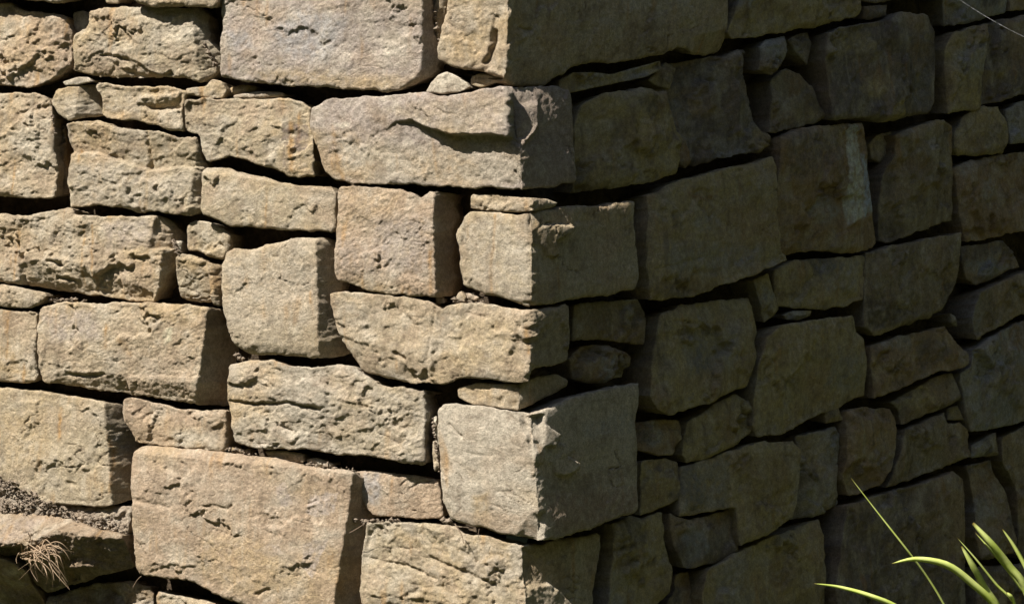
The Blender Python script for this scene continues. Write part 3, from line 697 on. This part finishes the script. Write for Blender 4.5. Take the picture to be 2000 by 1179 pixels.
# --- shaded face
SH = dict(rough=.8, var=.9, terr=.7)
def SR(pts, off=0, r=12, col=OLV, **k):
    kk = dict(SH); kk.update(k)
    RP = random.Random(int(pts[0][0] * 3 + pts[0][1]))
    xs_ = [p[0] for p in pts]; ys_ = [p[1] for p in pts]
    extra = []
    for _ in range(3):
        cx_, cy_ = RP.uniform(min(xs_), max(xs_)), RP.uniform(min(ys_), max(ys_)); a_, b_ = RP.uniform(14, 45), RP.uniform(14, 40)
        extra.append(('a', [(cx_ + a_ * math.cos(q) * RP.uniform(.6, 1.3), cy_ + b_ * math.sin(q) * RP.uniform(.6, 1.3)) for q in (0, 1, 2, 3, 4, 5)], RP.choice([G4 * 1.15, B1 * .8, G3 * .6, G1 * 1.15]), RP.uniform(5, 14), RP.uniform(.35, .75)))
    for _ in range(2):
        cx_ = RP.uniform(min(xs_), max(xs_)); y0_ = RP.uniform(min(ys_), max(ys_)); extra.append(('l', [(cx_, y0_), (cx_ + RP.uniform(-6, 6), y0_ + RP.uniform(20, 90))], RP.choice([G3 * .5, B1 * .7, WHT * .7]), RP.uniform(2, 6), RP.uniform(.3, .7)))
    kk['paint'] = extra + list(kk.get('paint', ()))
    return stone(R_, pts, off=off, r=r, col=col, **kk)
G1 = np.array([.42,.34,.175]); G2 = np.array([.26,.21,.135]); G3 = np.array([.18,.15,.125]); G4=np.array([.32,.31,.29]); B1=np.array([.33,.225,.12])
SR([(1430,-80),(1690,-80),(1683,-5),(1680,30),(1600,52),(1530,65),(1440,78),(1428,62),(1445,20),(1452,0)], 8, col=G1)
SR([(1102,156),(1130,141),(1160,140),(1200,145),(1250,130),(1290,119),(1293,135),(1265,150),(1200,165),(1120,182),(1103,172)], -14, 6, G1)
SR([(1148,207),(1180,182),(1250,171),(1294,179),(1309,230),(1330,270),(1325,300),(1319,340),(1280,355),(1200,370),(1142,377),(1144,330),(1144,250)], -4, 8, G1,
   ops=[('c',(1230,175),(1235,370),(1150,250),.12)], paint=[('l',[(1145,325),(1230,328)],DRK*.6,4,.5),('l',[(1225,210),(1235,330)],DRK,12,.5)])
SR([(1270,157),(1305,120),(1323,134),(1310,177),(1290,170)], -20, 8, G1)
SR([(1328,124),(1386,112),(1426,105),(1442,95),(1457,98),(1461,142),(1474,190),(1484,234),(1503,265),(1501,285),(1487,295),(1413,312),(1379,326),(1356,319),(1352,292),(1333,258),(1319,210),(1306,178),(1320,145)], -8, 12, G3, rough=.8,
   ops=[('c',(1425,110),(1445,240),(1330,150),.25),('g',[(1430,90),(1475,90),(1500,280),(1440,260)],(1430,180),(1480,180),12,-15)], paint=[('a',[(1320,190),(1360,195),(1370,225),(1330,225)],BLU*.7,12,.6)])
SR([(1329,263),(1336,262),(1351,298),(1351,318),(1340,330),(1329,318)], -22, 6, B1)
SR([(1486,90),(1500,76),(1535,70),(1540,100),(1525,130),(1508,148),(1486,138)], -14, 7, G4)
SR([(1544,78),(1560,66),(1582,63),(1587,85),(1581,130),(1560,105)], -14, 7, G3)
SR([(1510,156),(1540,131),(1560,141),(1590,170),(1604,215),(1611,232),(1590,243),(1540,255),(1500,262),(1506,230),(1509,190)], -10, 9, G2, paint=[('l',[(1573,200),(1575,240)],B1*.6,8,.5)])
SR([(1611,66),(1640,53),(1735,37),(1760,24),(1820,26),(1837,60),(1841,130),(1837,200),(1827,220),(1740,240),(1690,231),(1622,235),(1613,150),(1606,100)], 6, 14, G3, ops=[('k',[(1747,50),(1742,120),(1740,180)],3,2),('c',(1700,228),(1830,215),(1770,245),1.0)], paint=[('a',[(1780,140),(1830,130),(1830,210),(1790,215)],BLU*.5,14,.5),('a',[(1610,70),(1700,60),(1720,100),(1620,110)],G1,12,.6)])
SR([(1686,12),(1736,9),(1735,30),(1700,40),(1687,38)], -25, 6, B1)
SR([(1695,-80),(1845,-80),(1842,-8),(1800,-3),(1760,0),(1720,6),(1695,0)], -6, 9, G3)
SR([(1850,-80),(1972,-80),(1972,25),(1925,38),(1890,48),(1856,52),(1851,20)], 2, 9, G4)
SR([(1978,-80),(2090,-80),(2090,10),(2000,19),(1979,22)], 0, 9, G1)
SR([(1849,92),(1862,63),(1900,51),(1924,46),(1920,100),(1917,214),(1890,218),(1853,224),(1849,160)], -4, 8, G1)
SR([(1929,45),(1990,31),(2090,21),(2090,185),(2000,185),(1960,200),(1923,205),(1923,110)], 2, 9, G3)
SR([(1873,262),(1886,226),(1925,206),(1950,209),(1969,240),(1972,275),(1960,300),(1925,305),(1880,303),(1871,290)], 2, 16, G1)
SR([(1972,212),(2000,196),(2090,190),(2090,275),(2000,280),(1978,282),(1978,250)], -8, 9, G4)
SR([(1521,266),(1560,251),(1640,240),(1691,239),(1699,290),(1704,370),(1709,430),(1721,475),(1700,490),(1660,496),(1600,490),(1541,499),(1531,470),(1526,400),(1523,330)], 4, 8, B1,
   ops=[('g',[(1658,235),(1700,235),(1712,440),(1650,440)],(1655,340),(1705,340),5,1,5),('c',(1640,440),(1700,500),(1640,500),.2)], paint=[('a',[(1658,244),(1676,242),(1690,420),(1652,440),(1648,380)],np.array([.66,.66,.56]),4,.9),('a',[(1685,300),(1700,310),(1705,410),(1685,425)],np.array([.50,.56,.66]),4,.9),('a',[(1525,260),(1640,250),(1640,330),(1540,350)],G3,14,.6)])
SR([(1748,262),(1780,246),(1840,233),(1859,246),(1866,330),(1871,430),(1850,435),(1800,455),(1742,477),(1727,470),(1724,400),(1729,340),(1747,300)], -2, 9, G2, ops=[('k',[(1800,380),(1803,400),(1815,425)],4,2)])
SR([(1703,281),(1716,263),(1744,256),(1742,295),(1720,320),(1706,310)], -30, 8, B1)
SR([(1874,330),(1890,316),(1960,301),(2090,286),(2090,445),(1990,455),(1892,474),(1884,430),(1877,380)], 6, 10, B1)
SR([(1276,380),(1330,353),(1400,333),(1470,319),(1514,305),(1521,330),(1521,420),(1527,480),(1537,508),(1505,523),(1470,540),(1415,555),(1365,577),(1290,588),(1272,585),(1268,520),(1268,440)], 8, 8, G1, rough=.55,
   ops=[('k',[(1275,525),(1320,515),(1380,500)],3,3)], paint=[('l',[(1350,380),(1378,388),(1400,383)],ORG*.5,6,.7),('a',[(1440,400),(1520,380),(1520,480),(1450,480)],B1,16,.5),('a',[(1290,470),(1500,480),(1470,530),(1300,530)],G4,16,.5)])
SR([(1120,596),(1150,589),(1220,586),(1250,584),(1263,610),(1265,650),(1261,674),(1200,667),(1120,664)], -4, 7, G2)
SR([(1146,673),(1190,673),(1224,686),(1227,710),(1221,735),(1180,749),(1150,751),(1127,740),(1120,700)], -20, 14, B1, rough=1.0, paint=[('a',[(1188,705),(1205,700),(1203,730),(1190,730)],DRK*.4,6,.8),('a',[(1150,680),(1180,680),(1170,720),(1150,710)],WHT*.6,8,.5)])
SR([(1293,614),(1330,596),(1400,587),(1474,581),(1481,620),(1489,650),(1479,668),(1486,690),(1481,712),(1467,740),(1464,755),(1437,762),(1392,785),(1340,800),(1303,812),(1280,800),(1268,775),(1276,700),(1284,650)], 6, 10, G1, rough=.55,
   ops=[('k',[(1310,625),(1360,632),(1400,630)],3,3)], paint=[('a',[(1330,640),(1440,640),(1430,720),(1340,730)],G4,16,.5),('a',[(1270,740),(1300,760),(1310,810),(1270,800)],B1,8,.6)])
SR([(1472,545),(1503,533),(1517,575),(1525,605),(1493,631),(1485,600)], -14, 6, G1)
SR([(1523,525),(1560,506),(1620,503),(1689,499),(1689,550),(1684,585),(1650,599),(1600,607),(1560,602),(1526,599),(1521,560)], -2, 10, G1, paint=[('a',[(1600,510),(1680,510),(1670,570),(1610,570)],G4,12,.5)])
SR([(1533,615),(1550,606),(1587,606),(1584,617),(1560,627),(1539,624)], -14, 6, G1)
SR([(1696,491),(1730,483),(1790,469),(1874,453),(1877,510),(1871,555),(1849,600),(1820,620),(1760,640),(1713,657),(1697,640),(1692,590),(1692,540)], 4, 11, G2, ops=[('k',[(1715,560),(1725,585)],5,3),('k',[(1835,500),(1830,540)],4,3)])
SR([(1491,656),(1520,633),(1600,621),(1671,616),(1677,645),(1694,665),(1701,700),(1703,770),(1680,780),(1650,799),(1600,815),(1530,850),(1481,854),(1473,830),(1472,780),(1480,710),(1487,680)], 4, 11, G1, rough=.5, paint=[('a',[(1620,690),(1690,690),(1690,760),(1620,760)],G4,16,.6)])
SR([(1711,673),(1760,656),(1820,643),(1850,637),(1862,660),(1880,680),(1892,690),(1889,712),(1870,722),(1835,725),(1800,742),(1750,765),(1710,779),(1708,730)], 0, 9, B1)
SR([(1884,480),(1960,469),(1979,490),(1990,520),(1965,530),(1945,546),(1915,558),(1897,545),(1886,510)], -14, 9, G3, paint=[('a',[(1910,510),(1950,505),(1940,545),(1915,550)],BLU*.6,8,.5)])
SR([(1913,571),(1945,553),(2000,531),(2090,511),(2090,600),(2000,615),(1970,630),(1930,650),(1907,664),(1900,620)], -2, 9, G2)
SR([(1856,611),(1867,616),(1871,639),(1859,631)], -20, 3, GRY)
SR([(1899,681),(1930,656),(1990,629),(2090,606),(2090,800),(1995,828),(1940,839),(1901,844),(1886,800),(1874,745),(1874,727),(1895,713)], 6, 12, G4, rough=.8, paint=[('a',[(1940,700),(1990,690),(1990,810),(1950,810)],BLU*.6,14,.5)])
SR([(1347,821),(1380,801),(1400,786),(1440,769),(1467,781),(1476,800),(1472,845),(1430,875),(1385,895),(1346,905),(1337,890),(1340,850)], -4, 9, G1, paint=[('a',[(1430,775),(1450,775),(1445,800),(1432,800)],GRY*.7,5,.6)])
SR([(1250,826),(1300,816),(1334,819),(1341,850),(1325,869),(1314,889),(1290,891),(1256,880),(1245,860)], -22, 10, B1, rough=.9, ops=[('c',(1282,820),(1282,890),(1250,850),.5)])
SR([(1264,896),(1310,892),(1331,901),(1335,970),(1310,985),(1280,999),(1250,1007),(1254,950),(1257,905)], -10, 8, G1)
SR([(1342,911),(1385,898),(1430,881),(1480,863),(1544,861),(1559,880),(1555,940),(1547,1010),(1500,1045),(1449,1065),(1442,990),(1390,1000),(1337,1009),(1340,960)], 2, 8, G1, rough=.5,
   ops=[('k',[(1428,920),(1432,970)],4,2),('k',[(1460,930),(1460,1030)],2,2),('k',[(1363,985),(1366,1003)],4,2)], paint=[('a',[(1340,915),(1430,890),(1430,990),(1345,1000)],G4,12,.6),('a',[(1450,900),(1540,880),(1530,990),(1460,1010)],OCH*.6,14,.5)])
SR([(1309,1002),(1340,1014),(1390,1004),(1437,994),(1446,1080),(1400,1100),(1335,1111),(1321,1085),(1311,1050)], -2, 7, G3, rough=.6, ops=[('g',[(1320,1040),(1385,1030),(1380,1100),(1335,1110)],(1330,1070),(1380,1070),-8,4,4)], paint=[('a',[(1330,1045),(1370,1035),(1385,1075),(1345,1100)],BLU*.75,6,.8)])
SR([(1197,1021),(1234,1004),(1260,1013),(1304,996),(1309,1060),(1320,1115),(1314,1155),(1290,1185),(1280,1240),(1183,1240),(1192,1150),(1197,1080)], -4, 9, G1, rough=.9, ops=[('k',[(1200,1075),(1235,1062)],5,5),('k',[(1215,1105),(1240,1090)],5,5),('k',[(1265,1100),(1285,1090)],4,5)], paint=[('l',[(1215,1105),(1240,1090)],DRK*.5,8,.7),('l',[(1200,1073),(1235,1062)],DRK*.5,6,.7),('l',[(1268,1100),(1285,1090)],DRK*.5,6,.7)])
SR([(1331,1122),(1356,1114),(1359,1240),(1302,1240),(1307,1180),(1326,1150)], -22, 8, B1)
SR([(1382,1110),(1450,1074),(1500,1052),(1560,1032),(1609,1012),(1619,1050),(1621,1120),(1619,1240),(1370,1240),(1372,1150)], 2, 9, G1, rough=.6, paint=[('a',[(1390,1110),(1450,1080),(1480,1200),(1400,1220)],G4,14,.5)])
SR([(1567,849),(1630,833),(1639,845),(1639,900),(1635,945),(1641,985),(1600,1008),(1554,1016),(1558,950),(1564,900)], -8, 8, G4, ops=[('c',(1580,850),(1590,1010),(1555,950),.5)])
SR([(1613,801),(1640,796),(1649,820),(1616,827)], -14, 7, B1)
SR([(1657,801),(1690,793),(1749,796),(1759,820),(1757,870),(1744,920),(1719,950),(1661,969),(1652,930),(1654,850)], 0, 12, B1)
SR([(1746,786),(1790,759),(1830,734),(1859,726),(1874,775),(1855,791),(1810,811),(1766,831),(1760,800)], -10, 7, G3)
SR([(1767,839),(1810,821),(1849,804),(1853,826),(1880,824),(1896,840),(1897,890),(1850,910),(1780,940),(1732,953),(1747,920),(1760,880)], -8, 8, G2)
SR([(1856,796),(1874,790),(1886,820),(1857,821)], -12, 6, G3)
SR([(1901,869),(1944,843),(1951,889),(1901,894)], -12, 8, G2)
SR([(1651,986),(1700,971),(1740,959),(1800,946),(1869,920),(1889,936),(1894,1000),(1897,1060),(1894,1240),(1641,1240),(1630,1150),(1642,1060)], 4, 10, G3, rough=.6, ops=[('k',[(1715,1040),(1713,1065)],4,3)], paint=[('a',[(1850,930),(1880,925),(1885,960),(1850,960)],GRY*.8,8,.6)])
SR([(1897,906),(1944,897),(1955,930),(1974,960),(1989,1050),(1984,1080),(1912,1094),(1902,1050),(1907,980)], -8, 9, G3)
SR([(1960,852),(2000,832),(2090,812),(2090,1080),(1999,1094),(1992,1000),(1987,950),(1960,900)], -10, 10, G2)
SR([(1907,1106),(2090,1092),(2090,1240),(1907,1240)], -4, 9, G3)

# --- courses just outside the frame
RR = random.Random(3)
def block(face, x0, x1, y0, y1, col, **k):
    j = lambda a: a + RR.uniform(-9, 9)
    g = 4
    q = lambda: RR.uniform(-10, 12)
    pts = [(j(x0 + g) + q(), j(y0 + g)), (j((x0 + x1) / 2), j(y0 + g)), (j(x1 - g), j(y0 + g)), (j(x1 - g), j((y0 + y1) / 2)), (j(x1 - g), j(y1 - g)), (j((x0 + x1) / 2), j(y1 - g)), (j(x0 + g), j(y1 - g)), (j(x0 + g), j((y0 + y1) / 2))]
    stone(face, pts, off=RR.uniform(-6, 10), col=col, cell=0.0065, **k)
def row(face, x0, x1, y0, y1, wmin, wmax, cols, slope=0, **k):
    x = x0
    while x < x1 - 20:
        w_ = min(RR.uniform(wmin, wmax), x1 - x)
        if x1 - x - w_ < wmin * .6: w_ = x1 - x
        dy = slope * (x + w_ / 2 - x0)
        block(face, x, x + w_, y0 + dy, y1 + dy, RR.choice(cols), **k)
        x += w_
LC = [TAN, OLV, PIN, GRY]; RC = [G1, G2, G3, B1]
y = -330
while y < 1330:
    hgt = RR.uniform(120, 210)
    row(L, -470, -66, y, y + hgt, 130, 260, LC)
    y += hgt
row(L, -66, 700, -330, -86, 200, 380, LC)
block(L, 700, 940, -330, -86, TAN)
stone(C, [(948,-325),(1000,-328),(1140,-330),(1140,-90),(1000,-88),(945,-90)], crease=((985,-330),(997,-85)), off=6, col=TAN, cell=.009)
row(R_, 1145, 2100, -330, -86, 110, 220, RC)
row(L, -66, 985, 1246, 1400, 160, 330, LC)
stone(C, [(990,1247),(1030,1246),(1150,1246),(1150,1420),(1035,1420),(990,1420)], crease=((1030,1240),(1034,1430)), off=6, col=TAN, cell=.009)
row(R_, 1156, 2250, 1246, 1420, 110, 220, RC)
y = -330
while y < 1246:
    hgt = RR.uniform(110, 180)
    row(R_, 2096, 2560, y, y + hgt, 70, 150, RC, slope=-.12)
    y += hgt

# --- loose soil on the bottom left ledge
so_ = stone(L, [(-60,925),(0,930),(50,960),(90,978),(140,984),(190,990),(250,985),(252,1044),(200,1036),(120,1020),(60,1010),(0,1012),(-60,1015)], off=0, r=12, col=np.array([.31,.25,.19]), var=.6, rough=2.6, terr=0,
    ops=[('g',[(-80,910),(270,910),(270,1050),(-80,1050)],(40,935),(30,1015),-12,16,5)], name='soil', depth=.08)
so_['kind'] = 'stuff'

# crumbs of dirt and stone lying in the joints and on the ledge
def crumbs(n, spots, mat, parent, seed, sp=4):
    RC_ = random.Random(seed); V = []; Fc = []
    for _ in range(n):
        x0, x1, y0, y1, h0, h1 = RC_.choice(spots)
        t_ = RC_.random(); px = x0 + (x1 - x0) * t_; py = y0 + (y1 - y0) * t_ + RC_.uniform(-sp, sp)
        fr_ = Frame('L', RC_.uniform(h0, h1) / 1000); c_ = Frame.hit((px, py), fr_.o, fr_.n)
        q = RC_.uniform(.0012, .0045) * RC_.choice([1, 1, 1, 1.8]); b = len(V)
        for d_ in ((1,0,0),(-1,0,0),(0,1,0),(0,-1,0),(0,0,.8),(0,0,-.8)):
            V.append(c_ + np.array(d_) * q * np.array([RC_.uniform(.6,1.4) for _ in range(3)]) + np.array([RC_.uniform(-.3,.3) * q for _ in range(3)]))
        for a_, b_, c2 in ((0,2,4),(2,1,4),(1,3,4),(3,0,4),(2,0,5),(1,2,5),(3,1,5),(0,3,5)): Fc.append((b + a_, b + b_, b + c2))
    V = np.array(V)
    o_ = link('crumbs', mesh_np('crumbs', V, Fc, mat, False), parent); o_['kind'] = 'stuff'
crumbs(520, [(0,90,935,985,0,12),(0,120,950,1000,4,18),(60,250,985,1035,2,18),(0,60,985,1003,10,22)], M_SOIL, WALL, 1, 13)
crumbs(420, [(95,180,586,586,-30,-4),(600,690,905,918,-20,0),(440,500,878,884,-30,-5),(885,945,588,592,-25,0),(690,780,1016,1017,-20,0),(845,858,820,920,-20,-4),(848,862,20,110,-35,-15),(400,420,88,130,-20,-4),(338,350,470,498,-25,-6),(100,108,215,260,-20,0),(460,475,690,703,-25,-8),(865,885,1014,1022,-20,0)], M_SOIL, WALL, 2)


# ------------------------------------------------------------------ plants
def at_depth(px, py, y):
    d = ray(px, py)
    return CAM + d * ((y - CAM[1]) / d[1])

def strap(points, widths, fold=0.25, n=22, side=None):
    """a grass blade: a V-folded ribbon with thickness swept along a smooth curve"""
    P = [np.array(p, float) for p in points]
    T = np.linspace(0, len(P) - 1, n)
    C_ = []
    for t in T:
        i = min(int(t), len(P) - 2); f = t - i
        p0 = P[max(i - 1, 0)]; p1 = P[i]; p2 = P[i + 1]; p3 = P[min(i + 2, len(P) - 1)]
        C_.append(0.5 * ((2 * p1) + (-p0 + p2) * f + (2 * p0 - 5 * p1 + 4 * p2 - p3) * f * f + (-p0 + 3 * p1 - 3 * p2 + p3) * f ** 3))
    C_ = np.array(C_); W = np.interp(np.linspace(0, 1, n), np.linspace(0, 1, len(widths)), widths)
    tan = np.gradient(C_, axis=0); tan /= np.linalg.norm(tan, axis=1)[:, None]
    view = np.array([0.25, -1.0, 0.25]) if side is None else np.array(side, float)
    sd_ = np.cross(tan, view); sd_ /= np.linalg.norm(sd_, axis=1)[:, None]
    up = np.cross(sd_, tan)
    V = []; Fc = []
    for i in range(n):
        w_ = W[i] / 2; th = 0.0003 + W[i] * 0.02
        V += [C_[i] - sd_[i] * w_ + up[i] * w_ * fold, C_[i] - up[i] * th, C_[i] + sd_[i] * w_ + up[i] * w_ * fold, C_[i] + up[i] * th]
        if i:
            a = (i - 1) * 4; b = i * 4
            for k in range(4): Fc.append((a + k, a + (k + 1) % 4, b + (k + 1) % 4, b + k))
    return np.array(V), Fc

def blade(parent, pts, widths, mat, **k):
    V, Fc = strap(pts, widths, **k)
    org = V.mean(0)
    me = mesh_np('blade', V - org, Fc, mat)
    al = me.attributes.new('along', 'FLOAT', 'POINT'); nv = len(V)
    al.data.foreach_set('value', np.floor(np.arange(nv) / 4) / (nv / 4) + (1 if mat is M_STRAW else 0))
    o = bpy.data.objects.new('blade', me); COL.objects.link(o)
    o.location = org; o.parent = parent; o.matrix_parent_inverse = parent.matrix_world.inverted()
    return o

def clump_base(px, py, y):
    p = at_depth(px, py, y); return np.array([p[0], y, float(ground_z(p[0], y))])
base = clump_base(2010, 1300, 0.05)
tuft = empty('grass_clump', base, 'clump of long arching bright green grass blades in front of the shaded face', 'grass plant')
greens = [  # (pixel, pixel, depth) from the tip to the lowest visible point, then down to the clump; widths in mm
    ([(1590,1139,-.02),(1640,1146,0),(1700,1163,.0),(1760,1190,.02),(1850,1260,.04)], [1,7,10,11,9]),
    ([(1662,933,.0),(1710,995,0),(1765,1065,0),(1810,1125,.02),(1845,1182,.03),(1900,1290,.05)], [1,3,4.5,5,5,4]),
    ([(1742,1100,-.05),(1790,1091,-.04),(1850,1103,-.02),(1900,1140,0),(1945,1185,.02),(1985,1270,.05)], [1,10,15,16,15,12]),
    ([(1878,1066,.0),(1900,1105,.0),(1925,1150,.02),(1952,1190,.03),(1990,1290,.05)], [3,14,15,13,10]),
    ([(1870,1050,.05),(1905,1090,.05),(1945,1140,.06),(1985,1185,.07),(2020,1290,.08)], [.6,4,6,6,5]),
    ([(1900,1021,.0),(1935,1060,.0),(1970,1105,.02),(2005,1155,.03),(2030,1280,.05)], [6,15,18,17,12]),
    ([(1905,1040,.02),(1945,1085,.02),(1985,1135,.04),(2015,1185,.05),(2035,1290,.06)], [1,6,8,8,7]),
    ([(1958,1033,.08),(1980,1065,.08),(2005,1110,.08),(2030,1170,.08),(2045,1290,.08)], [2,8,11,11,9]),
    ([(2060,960,.1),(2055,1050,.1),(2050,1150,.1),(2050,1290,.1)], [2,9,12,10]),
    ([(2180,1060,.0),(2120,1050,.02),(2075,1130,.03),(2050,1290,.05)], [1,9,12,10]),
    ([(1966,1157,-.03),(1974,1164,-.03),(1980,1176,-.02),(1990,1215,0),(2010,1290,.03)], [4,9,8,6,5]),
]
for pts, wd in greens:
    P = [at_depth(a, b, c) for a, b, c in pts]
    q = base + np.array([random.Random(len(P) + wd[1]).uniform(-.03, .03), P[-1][1] - base[1], 0])
    P += [P[-1] * .45 + q * .55 + np.array([0, 0, .03]), q]
    blade(tuft, P, [x / 950 for x in wd] + [wd[-1] / 800, wd[-1] / 1300], M_GREEN, n=30, fold=0.13)

# withered tuft hanging from the ledge
def face_pt(px, py, h): 
    fr = Frame('L', h); return Frame.hit((px, py), fr.o, fr.n)
db = face_pt(48, 1082, .03)
dry = empty('dry_grass_tuft', db, 'withered straw coloured grass tuft hanging from the dusty ledge at the bottom left', 'dry grass')
RD = random.Random(11)
dry_tips = [((60,1045),(62,1060)),((75,1048),(90,1062)),((132,1078),(95,1072)),((128,1080),(100,1068)),((112,1142),(95,1085)),((108,1130),(100,1080)),((70,1130),(60,1100)),((95,1145),(75,1105)),((88,1125),(70,1090)),((105,1115),(88,1078)),((115,1108),(90,1075)),((40,1060),(44,1070)),((80,1120),(66,1095)),((100,1100),(85,1070)),((64,1118),(58,1100)),((92,1112),(80,1075)),((110,1085),(85,1062)),((118,1125),(104,1090)),((84,1138),(80,1110)),((98,1128),(88,1100)),((35,1098),(38,1088)),((125,1092),(100,1074))]
dry_tips += [((RD.uniform(30,125), RD.uniform(1050,1145)), (RD.uniform(50,95), RD.uniform(1062,1100))) for _ in range(16)]
for (tx, ty), (mx_, my_) in dry_tips:
    h0 = .075
    tx, ty = 48 + (tx - 48) * 1.15, 1082 + (ty - 1082) * 1.1
    kx = RD.uniform(-10, 14)
    P = [face_pt(48 + RD.uniform(-10, 22), 1082 + RD.uniform(-8, 10), .06), face_pt(mx_ + kx * .4, my_ - 8, h0 + RD.uniform(.0, .03)), face_pt((mx_ + tx) / 2 + kx, (my_ + ty) / 2 - RD.uniform(0, 14), h0 + RD.uniform(.01, .045)), face_pt(tx, ty, h0 + RD.uniform(-.01, .04))]
    blade(dry, P, [.0025, .0026, .0018, .0005], M_STRAW, n=16)

# threads and rootlets
def thread(name, label, cat, A, B, sag, rad, mat, group=None):
    A = np.array(A); B = np.array(B); n = 24
    P = [A + (B - A) * t + np.array([0, 0, -sag * 4 * t * (1 - t)]) for t in np.linspace(0, 1, n)]
    V = []; Fc = []
    d = (B - A) / np.linalg.norm(B - A); a = np.cross(d, [0.3, 0.2, 1]); a /= np.linalg.norm(a); b = np.cross(d, a)
    for i, p in enumerate(P):
        for k in range(4):
            V.append(p + rad * (math.cos(k * math.pi / 2) * a + math.sin(k * math.pi / 2) * b))
        if i:
            for k in range(4): Fc.append(((i - 1) * 4 + k, (i - 1) * 4 + (k + 1) % 4, i * 4 + (k + 1) % 4, i * 4 + k))
    V = np.array(V); o_ = V.mean(0)
    me = mesh_np(name, V - o_, Fc, mat); al = me.attributes.new('along', 'FLOAT', 'POINT'); al.data.foreach_set('value', np.ones(len(V)))
    o = bpy.data.objects.new(name, me); COL.objects.link(o); o.location = o_
    o['label'] = label; o['category'] = cat
    if group: o['group'] = group
    return o
fr = Frame('R', 0.0)
thread('spider_thread', 'bright spider thread crossing the shaded stones at the upper right', 'spider thread', Frame.hit((1858,-12), fr.o, fr.n), at_depth(2060, 98, 0.0), .01, .00028, M_SILK)

# rootlets hanging in the joints: one dry root per thing
def root(label, pts, rad=.0012, off=.03):
    P = [face_pt(x, y_, off) for x, y_ in pts]
    V, Fc = strap(P, [rad * 2, rad * 1.6, rad], fold=0.6, n=14)
    o_ = V.mean(0); me = mesh_np('dry_root', V - o_, Fc, M_ROOT); al = me.attributes.new('along', 'FLOAT', 'POINT'); al.data.foreach_set('value', np.ones(len(V)))
    o = bpy.data.objects.new('dry_root', me); COL.objects.link(o); o.location = o_
    o['label'] = label; o['category'] = 'root'
    return o
root('thin dark root hanging under the bottom edge of the pale corner block', [(888,1022),(897,1035),(903,1048),(905,1060)])
root('short pale rootlet hanging in the joint right of the thin dark root', [(936,1032),(934,1045),(938,1056)], .0009)
root('thin stalk leaning over the joint right of the big pinkish bottom block', [(683,1040),(700,1030),(712,1022)], .0010)
root('short stalk standing in the joint below the big lower left block', [(260,1146),(268,1132),(276,1124)], .0012, .0)
